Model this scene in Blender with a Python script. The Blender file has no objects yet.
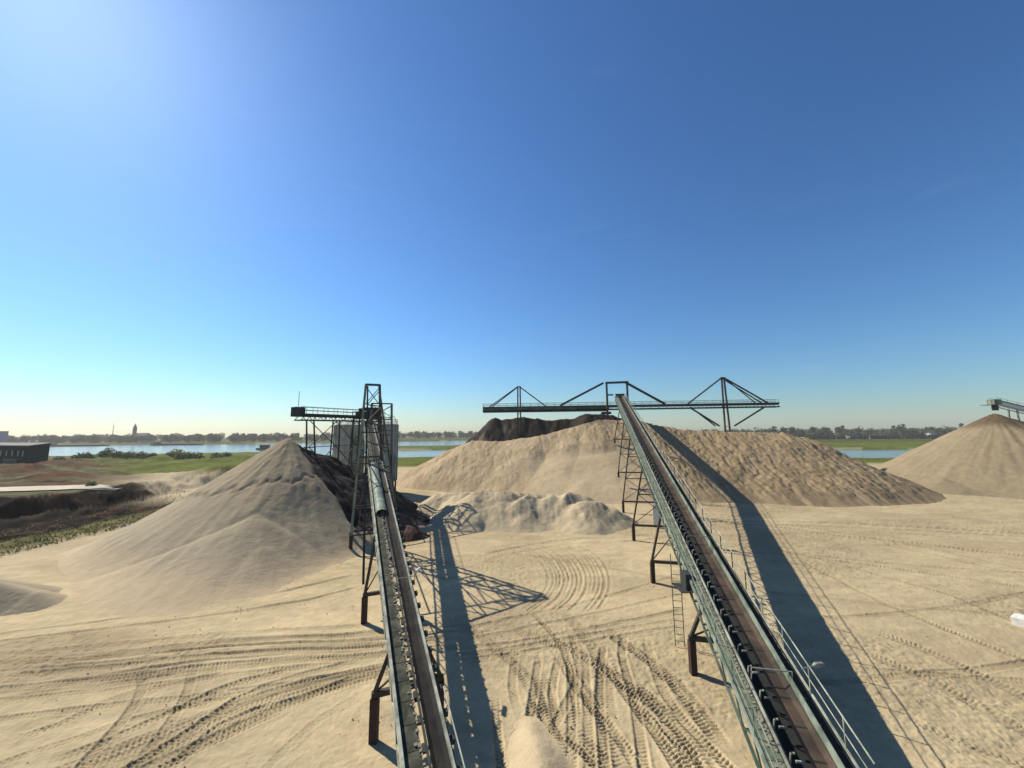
import bpy, bmesh, math, random
import numpy as np
from mathutils import Matrix, Vector
random.seed(7); rng = np.random.default_rng(11)
C = bpy.context.scene.collection
SC = bpy.context.scene
rad = math.radians

# ------------------------------------------------------------------ camera, sky, sun, exposure
CAM_Z = 13.5
PITCH, ROLL = rad(7.2), rad(-0.45)
cam_d = bpy.data.cameras.new('camera'); cam = bpy.data.objects.new('camera', cam_d); C.objects.link(cam)
cam_d.sensor_width = 36; cam_d.lens = 385 / 1024 * 36; cam_d.clip_start = 0.2; cam_d.clip_end = 20000
fw = Vector((0, math.cos(PITCH), math.sin(PITCH))); up0 = Vector((0, -math.sin(PITCH), math.cos(PITCH))); rt0 = Vector((1, 0, 0))
rt = math.cos(ROLL) * rt0 + math.sin(ROLL) * up0; up = -math.sin(ROLL) * rt0 + math.cos(ROLL) * up0
cam.matrix_world = Matrix(((rt.x, up.x, -fw.x, 0), (rt.y, up.y, -fw.y, 0), (rt.z, up.z, -fw.z, CAM_Z), (0, 0, 0, 1)))
SC.camera = cam
SUN_AZ, SUN_EL = rad(-55), rad(40)                       # azimuth from +Y, negative = left
sun_v = Vector((math.sin(SUN_AZ) * math.cos(SUN_EL), math.cos(SUN_AZ) * math.cos(SUN_EL), math.sin(SUN_EL)))
world = bpy.data.worlds.new('World'); SC.world = world; world.use_nodes = True
wn = world.node_tree; wn.nodes.clear()
sky = wn.nodes.new('ShaderNodeTexSky'); sky.sky_type = 'NISHITA'; sky.sun_disc = False
sky.sun_elevation = SUN_EL; sky.sun_rotation = SUN_AZ; sky.air_density = 1.3; sky.dust_density = 0.33; sky.ozone_density = 10.0; sky.altitude = 0
bg = wn.nodes.new('ShaderNodeBackground'); bg.inputs['Strength'].default_value = 0.062
wo = wn.nodes.new('ShaderNodeOutputWorld')
gm = wn.nodes.new('ShaderNodeGamma'); gm.inputs['Gamma'].default_value = 1.2
wbal = wn.nodes.new('ShaderNodeVectorMath'); wbal.operation = 'MULTIPLY'; wbal.inputs[1].default_value = (0.93, 1.0, 0.98)    # camera white balance on the whole sky
wn.links.new(sky.outputs[0], wbal.inputs[0]); wn.links.new(wbal.outputs[0], gm.inputs[0])
# a few thin wisps of cirrus and old vapour trails, low in the sky
tcw = wn.nodes.new('ShaderNodeTexCoord'); mpw = wn.nodes.new('ShaderNodeMapping'); mpw.inputs['Scale'].default_value = (2.2, 2.2, 16); mpw.inputs['Rotation'].default_value = (0.05, -0.07, 0)
nw = wn.nodes.new('ShaderNodeTexNoise'); nw.inputs['Scale'].default_value = 1.6; nw.inputs['Detail'].default_value = 7; nw.inputs['Roughness'].default_value = 0.55
rw = wn.nodes.new('ShaderNodeMapRange'); rw.inputs[1].default_value = 0.64; rw.inputs[2].default_value = 0.9; rw.inputs[3].default_value = 0; rw.inputs[4].default_value = 0.05
mw = wn.nodes.new('ShaderNodeMix'); mw.data_type = 'RGBA'; mw.inputs['B'].default_value = (11, 12.5, 14, 1)
wn.links.new(tcw.outputs['Generated'], mpw.inputs[0]); wn.links.new(mpw.outputs[0], nw.inputs['Vector']); wn.links.new(nw.outputs['Fac'], rw.inputs[0])
wn.links.new(rw.outputs[0], mw.inputs['Factor']); wn.links.new(gm.outputs[0], mw.inputs['A']); wn.links.new(mw.outputs['Result'], bg.inputs[0]); wn.links.new(bg.outputs[0], wo.inputs[0])
sun_d = bpy.data.lights.new('sun', 'SUN'); sun = bpy.data.objects.new('sun', sun_d); C.objects.link(sun)
sun_d.energy = 5.0; sun_d.angle = rad(0.5); sun_d.color = (1.0, 0.945, 0.80)
sun.rotation_euler = sun_v.to_track_quat('Z', 'Y').to_euler(); sun.location = (0, 0, 60)
SC.view_settings.view_transform = 'Standard'; SC.view_settings.look = 'None'
SC.view_settings.exposure = 0.55; SC.view_settings.gamma = 1.0
SC.cycles.max_bounces = 6; SC.cycles.volume_bounces = 0
SC.cycles.use_denoising = True

# ------------------------------------------------------------------ noise in numpy
def _hash(ix, iy, seed):
    h = (ix.astype(np.int64) * 374761393 + iy.astype(np.int64) * 668265263 + seed * 974634777) & 0xFFFFFFFF
    h = ((h ^ (h >> 13)) * 1274126177) & 0xFFFFFFFF
    return ((h ^ (h >> 16)) & 0xFFFF) / 65535.0
def vnoise(x, y, seed=0):
    ix = np.floor(x); iy = np.floor(y); fx = x - ix; fy = y - iy
    fx = fx * fx * (3 - 2 * fx); fy = fy * fy * (3 - 2 * fy)
    a = _hash(ix, iy, seed); b = _hash(ix + 1, iy, seed); c = _hash(ix, iy + 1, seed); d = _hash(ix + 1, iy + 1, seed)
    return (a + (b - a) * fx) * (1 - fy) + (c + (d - c) * fx) * fy - 0.5
def fbm(x, y, seed=0, oct=4, gain=0.5):
    s = 0; a = 1.0
    for k in range(oct):
        s = s + a * vnoise(x, y, seed + k * 17); x = x * 2.03 + 11.3; y = y * 2.03 + 5.7; a *= gain
    return s
def sstep(a, b, x):
    t = np.clip((x - a) / (b - a), 0, 1); return t * t * (3 - 2 * t)

# ------------------------------------------------------------------ materials
def mat(name, col, rough=0.8, var=0.25, scale=3.0, bump=0.0, bscale=20.0, metal=0.0, attr=None, col2=None, detail=6.0, spec=0.3, obj=False):
    m = bpy.data.materials.new(name); m.use_nodes = True; nt = m.node_tree; N = nt.nodes; Lk = nt.links
    b = N['Principled BSDF']; b.inputs['Roughness'].default_value = rough; b.inputs['Metallic'].default_value = metal
    b.inputs['Specular IOR Level'].default_value = spec
    tc = N.new('ShaderNodeTexCoord'); geo = N.new('ShaderNodeNewGeometry')
    vec = tc.outputs['Object'] if obj else geo.outputs['Position']
    nz = N.new('ShaderNodeTexNoise'); nz.inputs['Scale'].default_value = scale; nz.inputs['Detail'].default_value = detail; nz.inputs['Roughness'].default_value = 0.65
    Lk.new(vec, nz.inputs['Vector'])
    mr = N.new('ShaderNodeMapRange'); mr.inputs[1].default_value = 0.3; mr.inputs[2].default_value = 0.7; mr.inputs[3].default_value = 1 - var; mr.inputs[4].default_value = 1 + var
    Lk.new(nz.outputs['Fac'], mr.inputs[0])
    mx = N.new('ShaderNodeVectorMath'); mx.operation = 'SCALE'; Lk.new(mr.outputs[0], mx.inputs['Scale'])
    if attr:
        at = N.new('ShaderNodeAttribute'); at.attribute_name = attr; src = at.outputs['Color']
    elif col2:
        n2 = N.new('ShaderNodeTexNoise'); n2.inputs['Scale'].default_value = scale * 0.37; n2.inputs['Detail'].default_value = 5
        Lk.new(vec, n2.inputs['Vector'])
        rp = N.new('ShaderNodeValToRGB'); rp.color_ramp.elements[0].position = 0.42; rp.color_ramp.elements[1].position = 0.6
        rp.color_ramp.elements[0].color = (*col, 1); rp.color_ramp.elements[1].color = (*col2, 1)
        Lk.new(n2.outputs['Fac'], rp.inputs[0]); src = rp.outputs[0]
    else:
        rgb = N.new('ShaderNodeRGB'); rgb.outputs[0].default_value = (*col, 1); src = rgb.outputs[0]
    Lk.new(src, mx.inputs[0]); Lk.new(mx.outputs[0], b.inputs['Base Color'])
    if bump:
        n3 = N.new('ShaderNodeTexNoise'); n3.inputs['Scale'].default_value = bscale; n3.inputs['Detail'].default_value = 8; n3.inputs['Roughness'].default_value = 0.7
        Lk.new(vec, n3.inputs['Vector'])
        bp = N.new('ShaderNodeBump'); bp.inputs['Strength'].default_value = 1.0; bp.inputs['Distance'].default_value = bump
        Lk.new(n3.outputs['Fac'], bp.inputs['Height']); Lk.new(bp.outputs[0], b.inputs['Normal'])
    return m
M = {}
M['ground'] = mat('ground_earth', (1, 1, 1), 0.95, 0.10, 1.3, 0.035, 6.0, attr='Col', detail=9, spec=0.02)
M['pile'] = mat('pile_sand', (1, 1, 1), 0.95, 0.09, 0.9, 0.08, 2.5, attr='Col', detail=9, spec=0.1)
M['galv'] = mat('galvanised_steel', (0.22, 0.245, 0.195), 0.6, 0.25, 2.5, metal=0.0, col2=(0.12, 0.15, 0.115), spec=0.12)
M['bright'] = mat('bright_worn_steel', (0.36, 0.355, 0.285), 0.6, 0.3, 3.0, metal=0.0, col2=(0.20, 0.205, 0.16), spec=0.12)
M['green'] = mat('green_painted_steel', (0.050, 0.075, 0.060), 0.7, 0.3, 3.0, col2=(0.10, 0.125, 0.105), spec=0.12)
M['dark'] = mat('dark_oily_steel', (0.030, 0.034, 0.032), 0.7, 0.3, 3.0)
M['rust'] = mat('red_oxide_steel', (0.040, 0.020, 0.016), 0.8, 0.3, 3.0)
M['leg'] = mat('dark_trestle_steel', (0.045, 0.047, 0.042), 0.7, 0.3, 3.0, col2=(0.065, 0.05, 0.04), spec=0.12)
M['beltbrown'] = mat('belt_with_brown_sand_film', (0.078, 0.056, 0.040), 0.9, 0.3, 2.5, 0.01, 12, col2=(0.050, 0.039, 0.031), spec=0.12)
M['beltdark'] = mat('dark_rubber_belt', (0.016, 0.015, 0.014), 0.85, 0.3, 2.5, 0.01, 12, col2=(0.030, 0.026, 0.022), spec=0.12)
M['rubber'] = mat('black_rubber', (0.018, 0.018, 0.018), 0.8, 0.2, 4)
M['grate'] = mat('walkway_grating', (0.105, 0.122, 0.085), 0.8, 0.35, 5.0, 0.02, 25, col2=(0.165, 0.175, 0.12), spec=0.12)
M['gratedark'] = mat('dirty_walkway_grating', (0.042, 0.046, 0.032), 0.85, 0.4, 5.0, 0.02, 25, col2=(0.085, 0.082, 0.058), spec=0.12)
M['grateshade'] = mat('shade_black_walkway', (0.022, 0.026, 0.024), 0.8, 0.3, 5.0)  # right walkway grating, blackened to paint in the skirt's shade
M['gravel'] = mat('spilled_gravel', (0.24, 0.205, 0.15), 0.9, 0.3, 9.0)
M['stone'] = mat('loose_stone', (0.36, 0.30, 0.21), 0.9, 0.4, 9.0)
M['silo'] = mat('silo_grey_sheet', (0.30, 0.325, 0.29), 0.8, 0.3, 0.5, metal=0.0, col2=(0.22, 0.245, 0.215), spec=0.1)
M['white'] = mat('white_paint', (0.62, 0.62, 0.56), 0.6, 0.06, 2)
M['concrete'] = mat('pale_concrete', (0.62, 0.60, 0.54), 0.9, 0.15, 3)
M['road'] = mat('pale_road_gravel', (0.42, 0.365, 0.265), 0.95, 0.25, 0.25, 0.03, 4)
M['shed'] = mat('dark_green_sheet', (0.006, 0.022, 0.019), 0.9, 0.2, 0.3, spec=0.03)
M['shedroof'] = mat('weathered_roof_sheet', (0.115, 0.11, 0.095), 0.9, 0.2, 0.2)
M['pane'] = mat('pale_window_pane', (0.25, 0.26, 0.22), 0.2, 0.1, 1)
M['bluegrey'] = mat('blue_grey_cladding', (0.10, 0.16, 0.24), 0.6, 0.1, 0.1)
M['brick'] = mat('dark_church_brick', (0.05, 0.045, 0.045), 0.9, 0.2, 0.3)
M['hull'] = mat('dark_barge_hull', (0.012, 0.014, 0.02), 0.5, 0.2, 0.3)
M['wall'] = mat('pale_house_wall', (0.55, 0.53, 0.48), 0.8, 0.1, 0.1)
M['tile'] = mat('grey_roof_tile', (0.10, 0.085, 0.08), 0.8, 0.2, 0.3)
M['bark'] = mat('bark', (0.06, 0.05, 0.04), 0.9, 0.2, 2)
M['leafa'] = mat('dark_green_leaves', (0.040, 0.058, 0.022), 0.8, 0.4, 0.6, obj=True)
M['leafb'] = mat('olive_spring_leaves', (0.088, 0.092, 0.034), 0.8, 0.4, 0.6, obj=True)
M['leafc'] = mat('bluish_green_leaves', (0.034, 0.052, 0.036), 0.8, 0.4, 0.6, obj=True)
M['hedge'] = mat('deep_green_hedge', (0.014, 0.019, 0.009), 0.9, 0.4, 0.6)
M['leafd'] = mat('pale_new_leaves', (0.15, 0.15, 0.065), 0.8, 0.4, 0.6, obj=True)
M['grass'] = mat('grass_blades', (0.10, 0.10, 0.035), 0.8, 0.4, 0.3, col2=(0.14, 0.125, 0.055))
def translucent(m, k):
    nt = m.node_tree; b = nt.nodes['Principled BSDF']; t = nt.nodes.new('ShaderNodeBsdfTranslucent'); mx = nt.nodes.new('ShaderNodeMixShader'); mx.inputs[0].default_value = k
    nt.links.new(b.inputs['Base Color'].links[0].from_socket, t.inputs['Color']); out = nt.nodes['Material Output']
    nt.links.new(b.outputs[0], mx.inputs[1]); nt.links.new(t.outputs[0], mx.inputs[2]); nt.links.new(mx.outputs[0], out.inputs['Surface'])
for k_ in ('leafa', 'leafb', 'leafc', 'leafd', 'grass'): translucent(M[k_], 0.45)
def water_mat():
    m = bpy.data.materials.new('river_water'); m.use_nodes = True; N = m.node_tree.nodes; b = N['Principled BSDF']
    b.inputs['Base Color'].default_value = (0.09, 0.12, 0.13, 1); b.inputs['Roughness'].default_value = 0.16; b.inputs['IOR'].default_value = 1.33
    geo = N.new('ShaderNodeNewGeometry'); n = N.new('ShaderNodeTexNoise'); n.inputs['Scale'].default_value = 0.22; n.inputs['Detail'].default_value = 6
    bp = N.new('ShaderNodeBump'); bp.inputs['Distance'].default_value = 0.25; bp.inputs['Strength'].default_value = 0.45
    m.node_tree.links.new(geo.outputs['Position'], n.inputs['Vector']); m.node_tree.links.new(n.outputs['Fac'], bp.inputs['Height']); m.node_tree.links.new(bp.outputs[0], b.inputs['Normal'])
    return m
M['water'] = water_mat()

# ------------------------------------------------------------------ mesh helpers
def tag(o, label=None, cat=None, group=None, kind=None):
    if label: o['label'] = label
    if cat: o['category'] = cat
    if group: o['group'] = group
    if kind: o['kind'] = kind
    return o
def empty(name, loc, label=None, cat=None, group=None, parent=None):
    o = bpy.data.objects.new(name, None); o.empty_display_size = 0.5; o.location = loc; C.objects.link(o)
    if parent: o.parent = parent
    return tag(o, label, cat, group)
def place(name, me, parent=None, mtx=None):
    o = bpy.data.objects.new(name, me); C.objects.link(o)
    if parent: o.parent = parent
    if mtx is not None: o.matrix_local = mtx
    return o
class MB:
    def __init__(s): s.v = []; s.f = []; s.mi = []; s.cur = 0
    def box(s, a, b):
        x0, y0, z0 = a; x1, y1, z1 = b
        return s.hexa([(x0, y0, z0), (x1, y0, z0), (x1, y1, z0), (x0, y1, z0), (x0, y0, z1), (x1, y0, z1), (x1, y1, z1), (x0, y1, z1)])
    def hexa(s, p):
        n = len(s.v); s.v += [tuple(q) for q in p]
        for f in ((0, 3, 2, 1), (4, 5, 6, 7), (0, 1, 5, 4), (1, 2, 6, 5), (2, 3, 7, 6), (3, 0, 4, 7)):
            s.f.append(tuple(n + i for i in f)); s.mi.append(s.cur)
        return s
    def bar(s, p, q, w, h=None):
        h = h or w; p = Vector(p); q = Vector(q); d = (q - p)
        if d.length < 1e-6: return s
        d.normalize(); r = Vector((0, 0, 1)) if abs(d.z) < 0.9 else Vector((0, 1, 0))
        a = d.cross(r).normalized() * (w / 2); b = a.cross(d).normalized() * (h / 2)
        return s.hexa([p - a - b, p + a - b, q + a - b, q - a - b, p - a + b, p + a + b, q + a + b, q - a + b])
    def tube(s, p, q, r, n=6, r2=None, caps=True):
        r2 = r if r2 is None else r2; p = Vector(p); q = Vector(q); d = (q - p).normalized()
        e = Vector((0, 0, 1)) if abs(d.z) < 0.9 else Vector((1, 0, 0)); a = d.cross(e).normalized(); b = a.cross(d)
        k = len(s.v)
        for (c, R) in ((p, r), (q, r2)):
            for i in range(n):
                t = 2 * math.pi * i / n; s.v.append(tuple(c + a * math.cos(t) * R + b * math.sin(t) * R))
        for i in range(n):
            j = (i + 1) % n; s.f.append((k + i, k + j, k + n + j, k + n + i)); s.mi.append(s.cur)
        if caps:
            s.f.append(tuple(k + i for i in reversed(range(n)))); s.f.append(tuple(k + n + i for i in range(n))); s.mi += [s.cur] * 2
        return s
    def quad(s, *p):
        n = len(s.v); s.v += [tuple(q) for q in p]; s.f.append(tuple(range(n, n + len(p)))); s.mi.append(s.cur); return s
    def mesh(s, name, *mats):
        me = bpy.data.meshes.new(name); me.from_pydata(s.v, [], s.f)
        for m in mats:
            if m: me.materials.append(m)
        if len(mats) > 1: me.polygons.foreach_set('material_index', s.mi)
        bm = bmesh.new(); bm.from_mesh(me); bmesh.ops.recalc_face_normals(bm, faces=bm.faces); bm.to_mesh(me); bm.free()
        return me
    def build(s, name, m, parent=None, mtx=None):
        return place(name, s.mesh(name, m), parent, mtx)
def grid_mesh(name, X, Y, Z, col, keep, material):
    r, c = X.shape
    idx = np.arange(r * c).reshape(r, c)
    q = np.stack([idx[:-1, :-1], idx[:-1, 1:], idx[1:, 1:], idx[1:, :-1]], -1).reshape(-1, 4)
    if keep is not None:
        kf = keep.reshape(-1); q = q[kf[q].any(1)]
        used = np.zeros(r * c, bool); used[q.reshape(-1)] = True
        mp = np.cumsum(used) - 1; q = mp[q]
    else: used = np.ones(r * c, bool)
    v = np.stack([X, Y, Z], -1).reshape(-1, 3)[used].astype(np.float32)
    me = bpy.data.meshes.new(name); me.vertices.add(len(v)); me.vertices.foreach_set('co', v.reshape(-1))
    n = len(q); me.loops.add(n * 4); me.loops.foreach_set('vertex_index', q.reshape(-1).astype(np.int32))
    me.polygons.add(n); me.polygons.foreach_set('loop_start', np.arange(0, n * 4, 4, dtype=np.int32))
    me.polygons.foreach_set('use_smooth', np.ones(n, bool))
    if col is not None:
        at = me.attributes.new('Col', 'FLOAT_COLOR', 'POINT')
        cc = np.ones((len(v), 4), np.float32); cc[:, :3] = col.reshape(-1, 3)[used]; at.data.foreach_set('color', cc.reshape(-1))
    me.materials.append(material); me.update(calc_edges=True); me.validate()
    return me

# ------------------------------------------------------------------ ground
SAND = np.array([0.418, 0.328, 0.198])
def blend(c, m, k): return c + (np.array(k) - c) * m[..., None]
def near_bank(X): return np.interp(X, [-1500, -371, -231, -150, -76, -50, 190, 214, 420, 1500], [230, 300, 355, 300, 258, 264, 209, 213, 206, 150])
def far_bank(X): return np.interp(X, [-1500, -500, -240, -190, -107, -51, 277, 330, 700, 1500], [600, 690, 720, 420, 375, 385, 327, 318, 300, 260])
def chan2(X): return np.interp(X, [-260, -190, -60, 60, 160], [440, 470, 500, 560, 700]), np.interp(X, [-260, 60, 160], [760, 900, 720])
def plateau(X, Y):
    edge = np.interp(X, [-160, -110, -92, -82, -76], [70, 73, 76, 84, 120])      # top edge of the bank, in Y
    m = sstep(-9, 0, Y - edge) * sstep(-77, -91, X)
    return m * (1 - sstep(200, 260, Y))
def base_height(X, Y):
    n1 = fbm(X * 0.05, Y * 0.05, 1, 3)
    h = 0.25 * n1
    pl = plateau(X, Y)
    pit = sstep(-62, -70, X) * (1 - sstep(80, 92, Y)) * (1 - pl) * sstep(20, 40, Y)
    h = h + 2.6 * pl - 1.2 * pit
    h = h + pit * 0.9 * fbm(X * 0.35, Y * 0.35, 5, 4) + sstep(0.02, 0.3, pl) * (1 - sstep(0.85, 1, pl)) * 1.3 * fbm(X * 0.4, Y * 0.4, 6, 4)
    h = h + pl * sstep(92, 100, Y) * 3.0 * fbm(X * 0.07, Y * 0.10, 8, 4)
    verge = sstep(-57, -60, X) * sstep(-67, -63, X) * (1 - sstep(80, 100, Y))
    h = h + verge * (0.35 + 0.5 * fbm(X * 0.5, Y * 0.5, 9, 3))
    far = sstep(150, 260, Y); h = h - 1.2 * far
    wn_, wf = near_bank(X), far_bank(X); c0, c1 = chan2(X)
    w = sstep(-14, 4, Y - wn_) * (1 - sstep(-6, 8, Y - wf))
    w2 = sstep(-6, 8, Y - c0) * (1 - sstep(-8, 10, Y - c1)) * sstep(-270, -250, X) * (1 - sstep(140, 170, X))
    w = np.maximum(w, w2)
    return h - 4.2 * w, pl, pit, verge, w, far
def ground_colour(X, Y, pl, pit, verge, w, far):
    n = fbm(X * 0.12, Y * 0.30, 21, 4); n2 = fbm(X * 0.5, Y * 1.1, 22, 4); n3 = fbm(X * 2.1, Y * 2.1, 23, 3)
    c = SAND * (1 + 0.16 * n + 0.16 * n2 + 0.08 * n3)[..., None]
    c = blend(c, 0.55 * sstep(0.05, 0.5, fbm(X * 0.07, Y * 0.15, 25, 3)), (0.365, 0.272, 0.165))
    c = c * (1 - 0.13 * sstep(16, 30, X + 6 * n))[..., None]
    c = blend(c, 0.5 * sstep(0.12, 0.42, fbm(X * 0.10, Y * 0.22, 27, 4)) * sstep(18, 26, Y), (0.31, 0.235, 0.145))
    c = blend(c, sstep(-40, -55, X) * 0.6, (0.41, 0.325, 0.21))
    # beyond the yard: meadow
    mead = np.maximum(sstep(105, 118, Y + 6 * n) * sstep(-60, -75, X), sstep(150, 170, Y + 10 * n))
    grass = np.array([0.088, 0.100, 0.018]) * (1 + 0.5 * n + 0.3 * n2)[..., None]
    brown = np.array([0.12, 0.095, 0.042]) * (1 + 0.4 * n2)[..., None]
    g = grass + (brown - grass) * (np.maximum((1 - sstep(104, 126, Y + 16 * n)) * 0.7, sstep(0, 20, -X - 1.07 * Y + 12 * n) * (Y < 420)))[..., None]
    c = c * (1 - mead[..., None]) + g * mead[..., None]
    pv = np.array([0.13, 0.115, 0.055]) * (1 + 0.6 * n2 + 0.4 * n3)[..., None]
    c = c * (1 - verge[..., None]) + pv * verge[..., None]
    rub = np.array([0.10, 0.052, 0.034]) * (1 + 0.9 * n2 + 0.5 * n3)[..., None]
    dk = np.array([0.0085, 0.0046, 0.0038]) * (1 + 1.2 * n2 + 0.8 * n3).clip(0.2, 3)[..., None] + np.array([0.045, 0.020, 0.012]) * sstep(0.12, 0.4, fbm(X * 0.3, Y * 0.45, 33, 4))[..., None]
    kd = sstep(-66, -71, X + 4 * n2)[..., None]
    pc = rub * (1 - kd) + dk * kd
    pm = np.maximum(pit, sstep(0.02, 0.2, pl) * (1 - sstep(0.93, 0.99, pl)) * (1 - sstep(88, 97, Y)))
    c = c * (1 - pm[..., None]) + pc * pm[..., None]
    pr = np.array([0.085, 0.076, 0.036]) * (1 + 0.9 * n + 0.7 * n2)[..., None]
    red = np.array([0.080, 0.036, 0.020]) * (1 + 0.8 * n2)[..., None]
    kr = sstep(0.0, 0.25, fbm(X * 0.05, Y * 0.11, 31, 3))[..., None]
    pt = sstep(0.93, 0.99, pl) * (1 - sstep(165, 200, Y)) * sstep(-20, 8, -X - 1.05 * Y)
    c = c * (1 - pt[..., None]) + (pr * (1 - kr) + red * kr) * pt[..., None]
    # pale ruts where the haul road runs out towards the pile
    for (ax, ay, bx, by, wd) in ((-97, 104, -62, 86, 0.7), (-99, 101, -66, 83, 0.6), (-92, 105, -76, 103.0, 2.6), (-95, 97, -70, 84, 0.45), (-92, 107, -64, 92, .5)):
        ux, uy = bx - ax, by - ay; L = math.hypot(ux, uy); ux /= L; uy /= L
        s_ = (X - ax) * ux + (Y - ay) * uy; d_ = np.abs(-(X - ax) * uy + (Y - ay) * ux)
        c = blend(c, (1 - sstep(wd * 0.6, wd, d_ + 0.18 * n2)) * sstep(0, 3, s_) * (1 - sstep(L - 3, L, s_)) * 0.6, (0.36, 0.295, 0.20))
    fl = sstep(420, 520, Y)
    c = c * (1 - 0.3 * fl[..., None])
    bank = ((w > 0.02) & (w < 0.5)).astype(float)
    c = blend(c, bank * 0.6, (0.30, 0.27, 0.18))
    return c.clip(0.004, 0.9)

TRACKS = [ # (points, width, depth, lug height)
 ([(-37.1, 27.7), (-28.6, 30.7), (-22.0, 34.0), (-14.8, 39.1)], .55, .13, .03), ([(-35.7, 26.7), (-26.3, 29.7), (-18.1, 33.0), (-13.3, 36.4)], .55, .12, .03),
 ([(-29.2, 22.2), (-18.4, 24.4), (-9.5, 25.6), (-6.0, 26.3)], .5, .07, .04), ([(-28.0, 21.3), (-18.4, 23.1), (-8.7, 25.0)], .5, .06, .04),
 ([(-26.1, 20.0), (-19.9, 21.3), (-14.1, 22.4), (-7.8, 24.2)], .5, .06, .04), ([(-32.0, 24.6), (-25.7, 25.8), (-17.5, 27.4), (-9.9, 28.3)], .6, .06, .04),
 ([(-33.0, 25.6), (-25.7, 27.0), (-17.5, 28.5), (-9.9, 29.4)], .6, .05, .03), ([(-30.0, 23.3), (-22, 24.9), (-13.5, 26.4), (-7, 27.2)], .5, .05, .04),
 ([(-21.7, 24.2), (-20.4, 23.0), (-19.1, 21.2), (-17.8, 17.6), (-17.2, 15)], .5, .10, .02), ([(-18.7, 24.2), (-17.5, 22.6), (-16.4, 20.3), (-15.7, 17.6), (-15.4, 15)], .5, .10, .02),
 ([(-22.7, 18.8), (-21.4, 20.0), (-20.2, 22.1), (-15.7, 24.0)], .5, .06, .05), ([(-19.5, 17.6), (-17.9, 19.3), (-15.7, 22.4), (-12.5, 24.3)], .55, .08, .05),
 ([(-16.2, 16.6), (-14.8, 19.9), (-13.6, 22.4), (-9.3, 25.1)], .6, .10, .05), ([(-14.3, 16.6), (-13.5, 20.1), (-11.0, 21.6), (-8.4, 23.9)], .6, .09, .05),
 ([(-22.2, 16.6), (-19.8, 19.0), (-17.7, 20.6), (-13.6, 22.4)], .5, .06, .05), ([(-10.4, 16.5), (-9.3, 20.2), (-7.7, 22.3)], .5, .04, .03),
 ([(0.1, 26.0), (-0.1, 22.6), (0.3, 20.6)], .5, .08, .06), ([(1.6, 26.0), (0.9, 21.4), (0.6, 19.5)], .5, .08, .06),
 ([(7.6, 28.3), (6.6, 25.4), (6.1, 21.4), (4.9, 15.9)], .55, .10, .06), ([(4.5, 26.5), (3.7, 21.4), (2.8, 15.9)], .55, .08, .06),
 ([(2.6, 26.0), (3.5, 22.2), (4.5, 19.7), (5.2, 16.8)], .6, .08, .07), ([(5.1, 25.4), (5.8, 22.2), (6.5, 19.1), (6.8, 15.8)], .6, .08, .07),
 ([(2.9, 26.0), (2.0, 22.2), (2.1, 19.4)], .5, .07, .06), ([(-1.0, 22.2), (-0.8, 19.5), (-0.3, 15.9)], .5, .07, .07),
 ([(5.9, 27.1), (4.5, 22.2), (3.4, 15.9)], .5, .09, .06), ([(8.6, 27.0), (7.9, 22.1), (8.4, 18.8), (9.3, 15.4)], .6, .08, .07), ([(3.4, 25.4), (3.0, 22.2), (2.1, 15.9)], .5, .08, .06),
 ([(-4.4, 24.8), (2.9, 26.5), (12.4, 29.0)], .5, .07, .03), ([(-4.7, 26.1), (3.1, 27.9), (13.6, 31.6)], .5, .07, .03), ([(-3.9, 27.2), (6.5, 31.0), (16.0, 35.0)], .5, .06, .03),
 ([(-4.5, 25.4), (3, 27.2), (13, 30.2)], .5, .05, .03), ([(-4, 28.6), (6, 33.0), (15, 38)], .5, .05, .03),
 ([(-3.6, 43.2), (5.6, 48.5), (15.9, 50.4), (25.7, 55.1)], .6, .05, .02), ([(-3.6, 45.2), (5.6, 50.5), (15.9, 52.4), (25.7, 57.1)], .6, .08, .03),
 ([(28.6, 61.1), (39.2, 54.7), (44.4, 46.3), (47.3, 36.6)], .7, .10, .03), ([(30.6, 62.6), (41, 56), (46.6, 47.3), (49.5, 37)], .7, .10, .03),
 ([(29.4, 47.9), (33.7, 39.4), (35.5, 32.6), (33.8, 22.7)], .6, .07, .04), ([(24.2, 28.1), (25.7, 25.1), (26.3, 18.2)], 1.0, .04, .05), ([(21.4, 25.7), (22.6, 22.8), (23.3, 16.9)], 1.0, .03, .04),
 ([(30.1, 42.4), (29.1, 31.0), (30.9, 20.5)], .6, .07, .04), ([(38, 54), (45.3, 49.6), (58.5, 39.9)], .6, .10, .03), ([(20, 46), (30, 44), (42, 36), (50, 28)], .6, .08, .04), ([(22, 62), (38, 60), (60, 55), (80, 45)], .8, .10, .03),
 ([(18.1, 19.9), (19.5, 18.7), (22.2, 15.4)], .5, .05, .05), ([(-24, 47), (-19, 43), (-11, 39), (-4, 38)], .6, .08, .03), ([(22, 58), (40, 57), (62, 52), (85, 41)], .8, .09, .03)]
for i in range(15):
    o = i * 0.52 + random.uniform(-.12, .12); P_ = [(0.4 + o, 49.0), (2.6 + o * .9, 44.0), (3.3 + o * .78, 38.6), (2.4 + o * .75, 34.4), (0.2 + o * .8, 31.0)]
    k0, k1 = random.choice(((0, 5), (0, 5), (1, 5), (0, 4), (1, 4)))
    TRACKS.append((P_[k0:k1], random.uniform(.25, .4), random.uniform(.045, .095), 0.0))
for i in range(14):
    x = random.uniform(0, 9); y = random.uniform(16, 27); a = random.uniform(1.1, 2.2); L = random.uniform(3, 7)
    TRACKS.append(([(x - L * math.cos(a), y - L * math.sin(a)), (x, y), (x + L * math.cos(a + .35), y + L * math.sin(a + .35))], random.choice((.5, .9, 1.0)), random.uniform(.03, .07), .07))
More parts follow.
